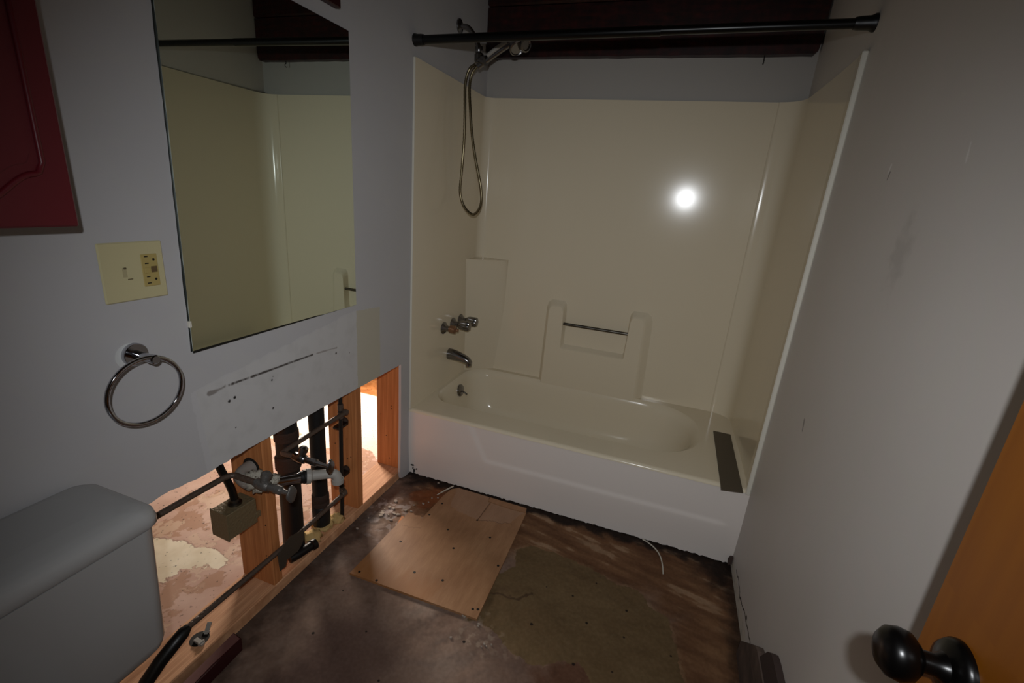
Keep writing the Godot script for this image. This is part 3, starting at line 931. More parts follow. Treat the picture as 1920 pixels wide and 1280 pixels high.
	obj("grip", tube(smooth_path([Vector3(0.160, 1.968, -0.354), Vector3(0.20, 1.995, -0.354), Vector3(0.248, 2.022, -0.356)], 5), 0.009, 10), mats.pvc, sh, so)
	obj("head", lathe(Vector3(0.276, 2.030, -0.366), Vector3(0.55, -0.75, 0.3), [Vector2(0, 0), Vector2(0.016, 0.0), Vector2(0.024, 0.012), Vector2(0.036, 0.030), Vector2(0.038, 0.046), Vector2(0.033, 0.049), Vector2(0.030, 0.045), Vector2(0, 0.045)], 28), mats.dull_chrome, sh, so)
	obj("spray_ring", lathe(Vector3(0.316, 2.015, -0.362), Vector3(0.9, -0.3, 0.4), [Vector2(0.0, 0), Vector2(0.026, 0.0), Vector2(0.030, 0.01), Vector2(0.030, 0.026), Vector2(0.024, 0.028), Vector2(0.020, 0.022), Vector2(0, 0.022)], 24), mats.dull_chrome, sh, so)
	var zz := -0.375
	var hpts := []
	for p in [[.102, 1.935], [.074, 1.915], [.058, 1.855], [.062, 1.74], [.063, 1.628], [.056, 1.50], [.048, 1.395], [.060, 1.34], [.086, 1.302], [.122, 1.284], [.152, 1.312], [.163, 1.36], [.156, 1.42], [.138, 1.49], [.119, 1.565], [.102, 1.65], [.090, 1.74], [.080, 1.84], [.087, 1.895], [.112, 1.928]]:
		hpts.append(Vector3(p[0], p[1], zz + 0.02 * sin((p[1] - 1.28) * 3.0)))
	var path := smooth_path(hpts, 14)
	var rad := []
	for i in path.size(): rad.append(0.0068 if i % 2 == 0 else 0.0058)
	obj("hose", tube(path, rad, 10), mats.hose, sh, so)

	# ---- shower rod
	var rp := Vector3(0, 1.932, -0.008)
	var rod := thing("shower_rod", "black tension shower rod spanning the alcove opening", "shower rod", rp)
	var a0 := Vector3(0.003, 1.932, -0.008)
	var a1 := Vector3(W - 0.003, 1.946, -0.008)
	var jn := a0.lerp(a1, 0.605)
	obj("outer_tube", tube([a0, jn], 0.0155, 24), mats.rod, rod, rp)
	obj("inner_tube", tube([a0.lerp(a1, 0.55), a1], 0.0138, 24), mats.rod, rod, rp)
	obj("end_cap", lathe(a0 - Vector3(0.003, 0, 0), a1 - a0, [Vector2(0.022, 0), Vector2(0.022, 0.006), Vector2(0.0195, 0.012), Vector2(0.0195, 0.03), Vector2(0.0175, 0.04), Vector2(0.014, 0.04)], 24), mats.black, rod, rp)
	obj("end_cap", lathe(a1 + Vector3(0.003, 0, 0), a0 - a1, [Vector2(0.024, 0), Vector2(0.024, 0.006), Vector2(0.019, 0.016), Vector2(0.018, 0.045), Vector2(0.016, 0.055), Vector2(0.012, 0.055)], 24), mats.black, rod, rp)

	# ---- strip of trim left on the tub corner
	var ts := obj("trim_strip", tool_strip(), mats.strip)
	tag(ts, "flat grey-brown trim strip lying across the right end of the tub rim", "trim strip")
	# chip of torn pinkish vinyl by the apron corner
	var ch := PackedVector2Array([Vector2(1.508, 0.012), Vector2(1.505, 0.036), Vector2(1.511, 0.052), Vector2(1.5215, 0.055), Vector2(1.5225, 0.02)])
	st = tool()
	add_prism(st, ch, flat_z, Vector3.BACK, 0.012, 0.002)
	var co := obj("torn_scrap", st, mats.base_b)
	tag(co, "small dull red torn scrap at the right foot of the tub apron", "scrap")

func tool_strip() -> SurfaceTool:
	var st := tool()
	var poly := PackedVector2Array([Vector2(1.4145, -0.483), Vector2(1.492, -0.481), Vector2(1.492, 0.030), Vector2(1.412, 0.046)])
	add_prism(st, poly, flat_y, Vector3.UP, RIM + 0.0045, RIM + 0.0005)
	return st

# ---------------------------------------------------------------- on the left wall
func build_left_wall_items() -> void:
	var st: SurfaceTool
	# frameless mirror glued to the wall
	var mp := Vector3(0, 1.39, 0.7)
	var mir := thing("mirror", "large frameless mirror with chipped black edges on the left wall", "mirror", mp)
	var poly := PackedVector2Array([Vector2(0.391, 0.955), Vector2(1.027, 0.956), Vector2(1.016, 1.48), Vector2(1.010, 1.838), Vector2(0.399, 1.8385)])
	st = tool()
	add_prism(st, poly, flat_x, Vector3.RIGHT, 0.0055, 0.0012)
	obj("glass", st, mats.mirror, mir, mp)
	var rng := RandomNumberGenerator.new()
	rng.seed = 17
	var edge := PackedVector2Array()
	var grow := [[0, 1, 16], [1, 2, 14], [2, 3, 10], [3, 4, 12], [4, 0, 18]]
	var centre := Vector2(0.71, 1.39)
	for g in grow:
		for i in g[2]:
			var p: Vector2 = poly[g[0]].lerp(poly[g[1]], float(i) / g[2])
			var k := 0.0022 if g[0] < 3 else 0.0012
			edge.append(p + Vector2(signf(p.x - centre.x) if g[0] in [1, 2, 4] else 0.0, signf(p.y - centre.y) if g[0] in [0, 3] else 0.0) * (k + rng.randf_range(-0.0008, 0.0012)))
	st = tool()
	add_prism(st, edge, flat_x, Vector3.RIGHT, 0.0012, 0.0)
	obj("black_backing", st, mats.mirror_back, mir, mp)
	# dark strip of worn silvering along the lower edge
	st = tool()
	add_prism(st, PackedVector2Array([Vector2(0.56, 0.9545), Vector2(0.60, 0.9575), Vector2(1.0, 0.9585), Vector2(1.028, 0.958), Vector2(1.028, 0.9525), Vector2(0.8, 0.9535)]), flat_x, Vector3.RIGHT, 0.0062, 0.0058)
	obj("worn_edge", st, mats.mirror_back, mir, mp)
	st = tool()
	add_box(st, Vector3(0, 1.018, 1.022), Vector3(0.007, 1.034, 1.029), 0.001)
	var cl := obj("mirror_clip", st, mats.caulk)
	tag(cl, "small white dab at the left edge of the mirror", "clip")
	# dark red light bar above the mirror: only its lower end is in view
	var lb := thing("light_bar", "dark maroon wooden light bar on the wall above the mirror", "light bar", Vector3(0, 1.95, 0.75))
	obj("backboard", box(Vector3(0, 1.879, 0.452), Vector3(0.022, 2.05, 1.06), 0.003), mats.red_dark, lb, lb.position)
	obj("moulding", box(Vector3(0.022, 1.900, 0.475), Vector3(0.030, 2.03, 1.04), 0.004), mats.red_dark, lb, lb.position)
	# dark red wall cabinet
	var cp := Vector3(0, 1.275, 1.55)
	var cab := thing("wall_cabinet", "dark red painted wall cabinet hanging in the upper left corner", "cabinet", cp)
	var z0 := 1.275
	var z1 := 1.86
	var y0 := 1.277
	var y1 := 2.05
	var xf := 0.118
	obj("body", box(Vector3(0.0, y0 + 0.004, z0 + 0.004), Vector3(xf - 0.02, y1, z1), 0.002), mats.red_dark, cab, cp)
	var door := obj("door", box(Vector3(xf - 0.02, y0, z0), Vector3(xf, y1, z1), 0.003), mats.red, cab, cp)
	# raised field with a scalloped lower edge and a bead round it
	var a := []
	var zr := z0 + 0.036
	var zl := z1 - 0.036
	for p in [[zr, y1 - 0.06], [zr, y0 + 0.1], [zr + 0.006, y0 + 0.085]]: a.append(Vector2(p[0], p[1]))
	for i in 13:
		var t := i / 12.0
		a.append(Vector2(lerpf(zr + 0.012, zr + 0.085, t), y0 + 0.082 - 0.045 * smoothstep(0.0, 1.0, t)))
	for i in 13:
		var t := 1.0 - i / 12.0
		a.append(Vector2(lerpf(zl - 0.012, zl - 0.085, t), y0 + 0.082 - 0.045 * smoothstep(0.0, 1.0, t)))
	for p in [[zl - 0.006, y0 + 0.085], [zl, y0 + 0.1], [zl, y1 - 0.06]]: a.append(Vector2(p[0], p[1]))
	var loop := []
	for p in a: loop.append(Vector3(xf + 0.001, p.y, p.x))
	st = tool()
	add_tube(st, loop, 0.0045, 8, false, true)
	var o := obj("moulding", st, mats.red, door)
	o.position = Vector3.ZERO
	st = tool()
	var inner := []
	var cc := Vector2((zr + zl) * 0.5, 1.66)
	for p in a: inner.append(Vector2(p.x + signf(cc.x - p.x) * 0.014, p.y + signf(cc.y - p.y) * 0.014))
	add_prism(st, PackedVector2Array(inner), flat_x, Vector3.RIGHT, xf + 0.0035, xf)
	o = obj("raised_panel", st, mats.red, door)
	# switch and outlet plate
	var pp := Vector3(0, 1.168, 1.129)
	var pl := thing("wall_plate", "ivory double cover plate with a broken switch and an outlet", "outlet", pp)
	st = tool()
	add_box(st, Vector3(0, 1.106, 1.066), Vector3(0.0055, 1.2305, 1.1935), 0.003)
	obj("plate", st, mats.ivory, pl, pp)
	# the stub of the toggle
	var zt := 1.150
	st = tool()
	add_box(st, Vector3(0.0055, 1.158, zt - 0.004), Vector3(0.0060, 1.178, zt + 0.004), 0.0)
	obj("switch_slot", st, mat(Color(0.69, 0.645, 0.495), 0.6), pl, pp)
	st = tool()
	add_box(st, Vector3(0.006, 1.1755, zt - 0.003), Vector3(0.009, 1.179, zt + 0.0025), 0.001)
	obj("broken_toggle", st, mat(Color(0.36, 0.31, 0.22), 0.6), pl, pp)
	obj("scratch", box(Vector3(0.0055, 1.152, zt - 0.014), Vector3(0.0061, 1.1542, zt - 0.004), 0.0), mat(Color(0.42, 0.37, 0.26), 0.6), pl, pp)
	var zo := 1.099
	var face := obj("outlet", box(Vector3(0.0055, 1.133, zo - 0.0175), Vector3(0.0075, 1.203, zo + 0.0165), 0.001), mats.ivory_old, pl, pp)
	for s in [[1.198, -0.004, 0.0012, 0.006], [1.183, -0.004, 0.0012, 0.0065], [1.154, -0.004, 0.0012, 0.006], [1.140, -0.004, 0.0012, 0.0065]]:
		st = tool()
		add_box(st, Vector3(0.0075, s[0] - s[2], zo + 0.006 - s[3] * 0.6), Vector3(0.0079, s[0] + s[2], zo + 0.006 + s[3] * 0.6), 0.0)
		obj("slot", st, mats.slot, face)
	for y in [1.1905, 1.1475]:
		obj("ground_hole", lathe(Vector3(0.0075, y, zo - 0.009), Vector3.RIGHT, [Vector2(0.0026, 0), Vector2(0.0026, 0.0005), Vector2(0, 0.0005)], 12), mats.slot, face)
	st = tool()
	add_box(st, Vector3(0.0075, 1.163, zo - 0.014), Vector3(0.0090, 1.176, zo - 0.001), 0.0006)
	obj("test_button", st, mat(Color(0.40, 0.32, 0.2), 0.6), face)
	st = tool()
	add_box(st, Vector3(0.0075, 1.162, zo + 0.002), Vector3(0.0095, 1.174, zo + 0.013), 0.0006)
	obj("reset_button", st, mats.ivory_old, face)
	for q in [[1.123, zo - 0.002], [1.213, zo], [1.131, zt], [1.204, zt]]:
		obj("screw", lathe(Vector3(0.0052, q[0], q[1]), Vector3.RIGHT, [Vector2(0.003, 0), Vector2(0.0028, 0.0008), Vector2(0, 0.001)], 10), mats.ivory, pl, pp)
	# towel ring
	var tp := Vector3(0, 0.988, 1.157)
	var tr := thing("towel_ring", "chrome towel ring hanging from a round mount on the left wall", "towel ring", tp)
	obj("patch", lathe(tp + Vector3(0, -0.002, 0.008), Vector3.RIGHT, [Vector2(0.029, 0), Vector2(0.029, 0.0007), Vector2(0, 0.0007)], 24), mats.pale_paint, tr, tp)
	obj("mount", lathe(tp, Vector3.RIGHT, [Vector2(0.0255, 0), Vector2(0.0255, 0.009), Vector2(0.024, 0.011), Vector2(0, 0.011)], 36), mats.chrome, tr, tp)
	obj("post", lathe(tp + Vector3(0.01, 0, 0), Vector3.RIGHT, [Vector2(0.011, 0), Vector2(0.010, 0.012), Vector2(0.0095, 0.040), Vector2(0.0105, 0.044), Vector2(0.0105, 0.058), Vector2(0.008, 0.061), Vector2(0, 0.061)], 24), mats.chrome, tr, tp)
	var ringp := []
	var rc := Vector3(0.060, 0.9215, 1.1795)
	# hangs slightly askew, its top passing through the post
	for i in 72:
		var t := TAU * i / 72.0
		ringp.append(rc + Vector3(0.004 * sin(t), 0.0745 * sin(t), 0.0765 * cos(t)))
	obj("ring", tube(ringp, 0.0049, 14, false, true), mats.chrome, tr, tp)
	# toilet tank
	var kp := Vector3(0.11, 0.42, 1.52)
	var tk := thing("toilet_tank", "white toilet tank with its lid in the lower left corner", "toilet", kp)
	var lev := []
	for s in [[0.383, 0.06], [0.386, 0.036], [0.396, 0.016], [0.412, 0.004], [0.43, 0.0], [0.56, -0.004], [0.706, -0.008]]:
		lev.append(rr(0.018 + s[1] * 0.4, 0.200 - s[1], 1.293 + s[1] + 0.004, 1.752 - s[1], 0.03, s[0]))
	st = tool()
	add_loft(st, lev, func(p): return Vector3(p.x - 0.11, 0, p.z - 1.52) - Vector3(0, 0.02, 0))
	fan(st, lev[0], Vector3.DOWN)
	fan(st, lev[-1], Vector3.UP)
	obj("tank", st, mats.porcelain, tk, kp)
	lev = []
	for s in [[0.707, 0.004], [0.712, 0.0], [0.726, 0.0], [0.738, 0.003], [0.746, 0.009], [0.751, 0.018], [0.754, 0.034], [0.756, 0.07]]:
		lev.append(rr(0.004 + s[1] * 0.3, 0.211 - s[1], 1.279 + s[1], 1.766 - s[1], 0.03, s[0]))
	st = tool()
	add_loft(st, lev, func(p): return Vector3(p.x - 0.11, (p.y - 0.72) * 6.0, p.z - 1.52))
	fan(st, lev[0], Vector3.DOWN)
	fan(st, lev[-1], Vector3.UP)
	obj("lid", st, mats.porcelain, tk, kp)
	# the bowl below, just out of the picture
	var bl := []
	for s in [[0.0, 0.11, 0.30, 0.10], [0.10, 0.11, 0.28, 0.095], [0.22, 0.12, 0.34, 0.10], [0.30, 0.15, 0.42, 0.13], [0.37, 0.17, 0.47, 0.145], [0.384, 0.165, 0.47, 0.14]]:
		var row := []
		for k in 32:
			var t := TAU * k / 32.0
			row.append(Vector3(s[2] - 0.03 + cos(t) * (s[2] - 0.20 + s[1] * 0.4), s[0], 1.55 + sin(t) * s[3]))
		bl.append(row)
	st = tool()
	add_loft(st, bl, func(p): return Vector3(p.x - 0.4, 0, p.z - 1.55))
	fan(st, bl[-1], Vector3.UP)
	obj("bowl", st, mats.porcelain, tk, kp)

func rr(x0: float, x1: float, z0: float, z1: float, r: float, y: float) -> Array:
	var out := []
	r = minf(r, minf(x1 - x0, z1 - z0) * 0.49)
	for k in [[x1 - r, z1 - r, 0.0], [x0 + r, z1 - r, PI * 0.5], [x0 + r, z0 + r, PI], [x1 - r, z0 + r, PI * 1.5]]:
		for i in 9:
			var t: float = k[2] + PI * 0.5 * i / 8.0
			out.append(Vector3(k[0] + cos(t) * r, y, k[1] + sin(t) * r))
	return out

func fan(st: SurfaceTool, ring: Array, out: Vector3) -> void:
	st.set_smooth_group(-1)
	var c := Vector3.ZERO
	for p in ring: c += p / ring.size()
	for i in ring.size(): tri(st, c, ring[i], ring[(i + 1) % ring.size()], out)

func blob(st: SurfaceTool, at: Vector3, r: Vector3, seed_: int, rough := 0.35) -> void:
	var n := noise(1.0, seed_, 3)
	var rings := []
	for i in 11:
		var lat := PI * i / 10.0
		var row := []
		for k in 18:
			var lon := TAU * k / 18.0
			var d := Vector3(sin(lat) * cos(lon), cos(lat), sin(lat) * sin(lon))
			row.append(at + d * r * (1.0 + rough * n.get_noise_3d(d.x * 1.6, d.y * 1.6, d.z * 1.6) * 2.0))
		rings.append(row)
	add_loft(st, rings, func(p): return p - at)

# ---------------------------------------------------------------- pipes in the open wall
func build_plumbing() -> void:
	var st: SurfaceTool
	# drain stack next to the nearest stud
	var p := Vector3(-0.080, 0.05, 0.677)
	var d1 := thing("drain_pipe", "black cast iron drain pipe touching the nearest stud", "pipe", p)
	obj("pipe", tube([Vector3(-0.08, 0.045, 0.677), Vector3(-0.08, 0.75, 0.677)], 0.037, 24), mats.black_iron, d1, p)
	obj("hub", lathe(Vector3(-0.08, 0.515, 0.677), Vector3.UP, [Vector2(0.037, 0), Vector2(0.041, 0.004), Vector2(0.041, 0.034), Vector2(0.037, 0.038)], 24), mats.rust, d1, p)
	obj("tee", lathe(Vector3(-0.08, 0.40, 0.677), Vector3.UP, [Vector2(0.037, 0), Vector2(0.043, 0.006), Vector2(0.043, 0.05), Vector2(0.037, 0.056)], 24), mats.rust, d1, p)
	# vent pipe
	p = Vector3(-0.080, 0.05, 0.530)
	var d2 := thing("drain_pipe", "black upright pipe with a rusty hub standing in the middle of the bay", "pipe", p)
	obj("pipe", tube([Vector3(-0.08, 0.05, 0.530), Vector3(-0.08, 0.75, 0.530)], 0.029, 24), mats.black_iron, d2, p)
	obj("hub", lathe(Vector3(-0.08, 0.056, 0.530), Vector3.UP, [Vector2(0.03, 0), Vector2(0.034, 0.004), Vector2(0.034, 0.085), Vector2(0.031, 0.09)], 24), mats.black_iron, d2, p)
	obj("rust_ring", lathe(Vector3(-0.08, 0.146, 0.530), Vector3.UP, [Vector2(0.029, 0), Vector2(0.0335, 0.003), Vector2(0.0335, 0.018), Vector2(0.031, 0.022), Vector2(0.033, 0.026), Vector2(0.033, 0.05), Vector2(0.029, 0.055)], 24), mats.rust, d2, p)
	st = tool()
	blob(st, Vector3(-0.075, 0.052, 0.525), Vector3(0.044, 0.014, 0.046), 3)
	var fo := obj("foam_blob", st, mats.foam)
	tag(fo, "dried yellow foam round the foot of the black upright pipe", "foam")
	st = tool()
	blob(st, Vector3(-0.062, 0.056, 0.605), Vector3(0.035, 0.020, 0.030), 8)
	fo = obj("foam_blob", st, mats.foam)
	tag(fo, "lump of dried foam on the plate beside the black elbow", "foam")
	st = tool()
	blob(st, Vector3(-0.045, 0.056, 0.480), Vector3(0.026, 0.018, 0.026), 5)
	fo = obj("foam_blob", st, mats.foam)
	tag(fo, "small foam lump at the foot of the upright copper pipe", "foam")
	# elbow at the bottom of the drain stack
	var el := thing("pipe_elbow", "black pipe elbow lying on the sill plate below the drain pipe", "pipe", Vector3(-0.03, 0.06, 0.66))
	obj("body", tube(smooth_path([Vector3(-0.045, 0.064, 0.738), Vector3(-0.035, 0.064, 0.71), Vector3(-0.028, 0.065, 0.68), Vector3(-0.020, 0.065, 0.645)], 5), 0.0165, 16), mats.black, el, el.position)
	obj("collar", lathe(Vector3(-0.021, 0.065, 0.655), Vector3(0.2, -0.05, -1), [Vector2(0.0165, 0), Vector2(0.0205, 0.002), Vector2(0.0205, 0.018), Vector2(0.014, 0.02), Vector2(0, 0.012)], 20), mats.black, el, el.position)
	# nail plate
	st = tool()
	add_prism(st, PackedVector2Array([Vector2(0.836, 0.178), Vector2(0.800, 0.206), Vector2(0.778, 0.214), Vector2(0.742, 0.203), Vector2(0.722, 0.205), Vector2(0.720, 0.160), Vector2(0.735, 0.140), Vector2(0.751, 0.130), Vector2(0.800, 0.134), Vector2(0.808, 0.112), Vector2(0.832, 0.114)]), flat_x, Vector3.RIGHT, 0.0105, 0.0075)
	var np := obj("metal_plate", st, mats.steel_dark)
	tag(np, "dark metal strap plate across the foot of the nearest stud", "metal plate")
	# upright copper pipe
	p = Vector3(-0.035, 0.05, 0.455)
	var v := thing("copper_pipe", "dark upright copper pipe in front of the middle stud", "pipe", p, "")
	obj("pipe", tube([Vector3(-0.035, 0.045, 0.461), Vector3(-0.035, 0.50, 0.450), Vector3(-0.035, 0.78, 0.443)], 0.0078, 12), mats.copper_dark, v, p)
	for y in [0.188, 0.518, 0.552]:
		obj("joint", lathe(Vector3(-0.035, y - 0.014, 0.461 - (y - 0.045) * 0.0242), Vector3.UP, [Vector2(0.0078, 0), Vector2(0.0108, 0.001), Vector2(0.0108, 0.027), Vector2(0.0078, 0.028)], 14), mats.copper, v, p)
	for y in [0.457, 0.231]:
		obj("hanger", lathe(Vector3(-0.066, y, 0.3852), Vector3.BACK, [Vector2(0.017, 0), Vector2(0.017, 0.008), Vector2(0.012, 0.014), Vector2(0, 0.015)], 18), mats.rust, v, p)
		obj("strap", box(Vector3(-0.070, y - 0.005, 0.397), Vector3(-0.040, y + 0.005, 0.455), 0.001), mats.black, v, p)
	# upper supply: from the upright pipe back and out to the far valve
	p = Vector3(-0.004, 0.51, 0.6)
	var h3 := thing("copper_pipe", "upper sloping copper pipe feeding the far stop valve", "pipe", p)
	obj("pipe", tube(smooth_path([Vector3(-0.020, 0.529, 0.436), Vector3(-0.020, 0.528, 0.45), Vector3(-0.024, 0.524, 0.55), Vector3(-0.028, 0.518, 0.66), Vector3(-0.030, 0.514, 0.735), Vector3(-0.026, 0.512, 0.748), Vector3(-0.008, 0.512, 0.748), Vector3(0.04, 0.512, 0.746)], 6), 0.0085, 12), mats.copper, h3, p)
	obj("elbow", lathe(Vector3(-0.030, 0.530, 0.440), Vector3(1, 0, -0.1), [Vector2(0.010, 0.0), Vector2(0.012, 0.008), Vector2(0.011, 0.018), Vector2(0, 0.022)], 14), mats.copper, h3, p)
	# far stop valve
	stop_valve(Vector3(0.030, 0.512, 0.746), "chrome stop valve on the upper copper pipe, the farther one", 0.133, mats.dull_chrome)
	# lower long supply
	p = Vector3(-0.02, 0.152, 0.8)
	var h2 := thing("copper_pipe", "long low copper pipe running above the sill plate", "pipe", p)
	obj("pipe", tube(smooth_path([Vector3(-0.004, 0.183, 1.16), Vector3(-0.003, 0.182, 0.95), Vector3(-0.002, 0.183, 0.75), Vector3(-0.002, 0.190, 0.56), Vector3(-0.003, 0.192, 0.49), Vector3(-0.008, 0.192, 0.472), Vector3(-0.030, 0.189, 0.459)], 6), 0.0085, 12), mats.copper, h2, p)
	obj("elbow", lathe(Vector3(-0.003, 0.1925, 0.498), Vector3(-0.08, -0.01, -1), [Vector2(0.009, 0.0), Vector2(0.0118, 0.002), Vector2(0.0118, 0.022), Vector2(0.006, 0.026), Vector2(0, 0.026)], 14), mats.copper, h2, p)
	obj("black_sleeve", tube([Vector3(-0.004, 0.183, 1.135), Vector3(-0.004, 0.178, 1.150), Vector3(-0.006, 0.164, 1.178), Vector3(-0.012, 0.142, 1.21), Vector3(-0.022, 0.105, 1.245), Vector3(-0.03, 0.06, 1.265)], [0.010, 0.017, 0.018, 0.018, 0.018, 0.018], 14), mats.black, h2, p)
	# near supply behind the tank
	p = Vector3(-0.03, 0.547, 1.0)
	var h1 := thing("copper_pipe", "copper pipe coming from behind the toilet tank to the near stop valve", "pipe", p)
	obj("pipe", tube(smooth_path([Vector3(-0.03, 0.548, 1.40), Vector3(-0.03, 0.548, 1.14), Vector3(-0.03, 0.546, 1.0), Vector3(-0.028, 0.545, 0.955), Vector3(-0.016, 0.543, 0.937), Vector3(0.01, 0.541, 0.935), Vector3(0.07, 0.540, 0.934)], 6), 0.0085, 12), mats.copper, h1, p)
	stop_valve(Vector3(0.070, 0.538, 0.932), "chrome stop valve beside the plaster-caked trap, the nearer one", 0.116, mats.dirty_metal)
	# trap arm through the stud
	p = Vector3(-0.03, 0.49, 0.85)
	var ta := thing("sink_drain", "plaster-caked drain stub with chrome tube and white plastic elbow", "drain", p)
	obj("stub", tube(smooth_path([Vector3(-0.064, 0.500, 0.80), Vector3(-0.064, 0.500, 0.862), Vector3(-0.050, 0.494, 0.884), Vector3(-0.010, 0.485, 0.886)], 5), 0.0235, 20), mats.grey_pvc, ta, p)
	st = tool()
	blob(st, Vector3(-0.002, 0.490, 0.882), Vector3(0.036, 0.026, 0.030), 19, 0.5)
	blob(st, Vector3(0.030, 0.492, 0.868), Vector3(0.030, 0.025, 0.024), 23, 0.6)
	blob(st, Vector3(0.052, 0.506, 0.868), Vector3(0.018, 0.014, 0.018), 29, 0.6)
	obj("plaster_crust", st, mats.plaster, ta, p)
	obj("chrome_tube", tube([Vector3(0.025, 0.479, 0.858), Vector3(0.080, 0.466, 0.768)], 0.0165, 24), mats.chrome, ta, p)
	obj("nut", lathe(Vector3(0.071, 0.468, 0.783), Vector3(0.055, -0.013, -0.09), [Vector2(0.017, 0.0), Vector2(0.020, 0.001), Vector2(0.020, 0.010), Vector2(0.0225, 0.011), Vector2(0.0225, 0.02), Vector2(0, 0.02)], 24), mats.black_iron, ta, p)
	obj("white_nut", lathe(Vector3(0.081, 0.4657, 0.766), Vector3(0.055, -0.009, -0.06), [Vector2(0.018, 0.0), Vector2(0.024, 0.001), Vector2(0.024, 0.014), Vector2(0.018, 0.018)], 24, 0.05, 8), mats.pvc, ta, p)
	var e2 := smooth_path([Vector3(0.083, 0.4655, 0.764), Vector3(0.112, 0.461, 0.731), Vector3(0.132, 0.457, 0.709), Vector3(0.143, 0.450, 0.700), Vector3(0.148, 0.438, 0.698), Vector3(0.149, 0.424, 0.698)], 5)
	obj("plastic_elbow", tube(e2, 0.0165, 22), mats.pvc, ta, p)
	obj("elbow_rim", lathe(Vector3(0.149, 0.437, 0.698), Vector3.DOWN, [Vector2(0.0165, 0.0), Vector2(0.0195, 0.001), Vector2(0.0195, 0.016), Vector2(0.015, 0.016), Vector2(0.014, 0.006), Vector2(0, 0.006)], 22), mats.pvc, ta, p)
	# metal junction box on the stud with its cable
	p = Vector3(-0.07, 0.35, 0.90)
	var jb := thing("junction_box", "old metal junction box fixed to the side of the nearest stud", "junction box", p)
	var bx := Transform3D(Basis(Vector3.UP, -0.06), Vector3(-0.079, 0.357, 0.900))
	obj("box", box(Vector3(-0.035, -0.045, -0.048), Vector3(0.035, 0.045, 0.050), 0.002, bx), mats.box_metal, jb, p)
	obj("cover", box(Vector3(-0.038, -0.048, 0.050), Vector3(0.036, 0.047, 0.054), 0.001, bx), mats.box_metal, jb, p)
	obj("bracket", box(Vector3(0.028, -0.028, -0.060), Vector3(0.0365, -0.008, -0.042), 0.001, bx), mats.box_metal, jb, p)
	obj("clamp", lathe(Vector3(-0.076, 0.402, 0.900), Vector3.UP, [Vector2(0.020, 0), Vector2(0.020, 0.006), Vector2(0.013, 0.010), Vector2(0.012, 0.018), Vector2(0, 0.018)], 18), mats.steel, jb, p)
	p = Vector3(-0.076, 0.41, 0.9)
	var cb := obj("power_cable", tube(smooth_path([Vector3(-0.076, 0.405, 0.900), Vector3(-0.076, 0.45, 0.905), Vector3(-0.076, 0.50, 0.918), Vector3(-0.077, 0.56, 0.936), Vector3(-0.078, 0.70, 0.96)], 6), 0.011, 14), mats.black)
	tag(cb, "thick black cable dropping into the metal junction box", "cable")
	# work lamp in the next room
	p = Vector3(-1.03, 0, -0.56)
	var wl := thing("work_lamp", "work lamp on a stand lighting the next room", "lamp", p)
	var face := Transform3D(Basis.looking_at(Vector3(-0.25, 0.1, 0.1) - Vector3(-1.0, 0.68, -0.52), Vector3.UP), Vector3(-1.0, 0.68, -0.52))
	obj("lamp_head", box(Vector3(-0.21, -0.165, 0.03), Vector3(0.21, 0.165, 0.09), 0.01, face), mats.black, wl, p)
	obj("lamp_panel", box(Vector3(-0.18, -0.14, 0.015), Vector3(0.18, 0.14, 0.032), 0.002, face), mats.lamp, wl, p)
	obj("pole", tube([Vector3(-1.04, 0.02, -0.58), Vector3(-1.04, 0.60, -0.58)], 0.012, 12), mats.black, wl, p)
	for k in 3:
		var a := TAU * k / 3.0 + 0.4
		obj("leg", tube([Vector3(-1.04, 0.25, -0.58), Vector3(-1.04 + 0.26 * cos(a), 0.01, -0.58 + 0.26 * sin(a))], 0.009, 10), mats.black, wl, p)

func stop_valve(at: Vector3, label: String, reach: float, metal: Material) -> void:
	var v := thing("stop_valve", label, "valve", at, "sink stop valves")
	obj("nut", lathe(at - Vector3(0.012, 0, 0), Vector3.RIGHT, [Vector2(0.009, 0), Vector2(0.0145, 0.001), Vector2(0.0145, 0.014), Vector2(0.011, 0.016)], 6), metal, v, at)
	obj("body", lathe(at, Vector3.RIGHT, [Vector2(0.011, 0), Vector2(0.0155, 0.004), Vector2(0.0165, 0.022), Vector2(0.0145, 0.032), Vector2(0.0105, 0.036), Vector2(0.0105, 0.058), Vector2(0.0125, 0.060), Vector2(0.0125, 0.078), Vector2(0.008, 0.082), Vector2(0.005, reach - 0.01), Vector2(0.005, reach)], 22), metal, v, at)
	obj("outlet", lathe(at + Vector3(0.018, 0.008, 0.0), Vector3(0.1, 0.9, -0.35), [Vector2(0.012, 0), Vector2(0.0125, 0.014), Vector2(0.015, 0.015), Vector2(0.015, 0.028), Vector2(0.008, 0.034), Vector2(0, 0.034)], 18), metal, v, at)
	# oval handle, its long axis upright
	var st := tool()
	var rings := []
	for s in [[0.0, -0.004], [0.75, -0.0045], [1.0, -0.002], [1.0, 0.002], [0.75, 0.0045], [0.0, 0.004]]:
		var row := []
		for k in 28:
			var t := TAU * k / 28.0
			row.append(at + Vector3(reach + s[1], sin(t) * 0.027 * s[0], cos(t) * 0.017 * s[0] * (1.0 + 0.12 * cos(4.0 * t))))
		rings.append(row)
	var mid := at + Vector3(reach, 0, 0)
	add_loft(st, rings, func(p): return Vector3((p.x - mid.x) * 30.0, p.y - mid.y, p.z - mid.z))
	obj("handle", st, metal, v, at)

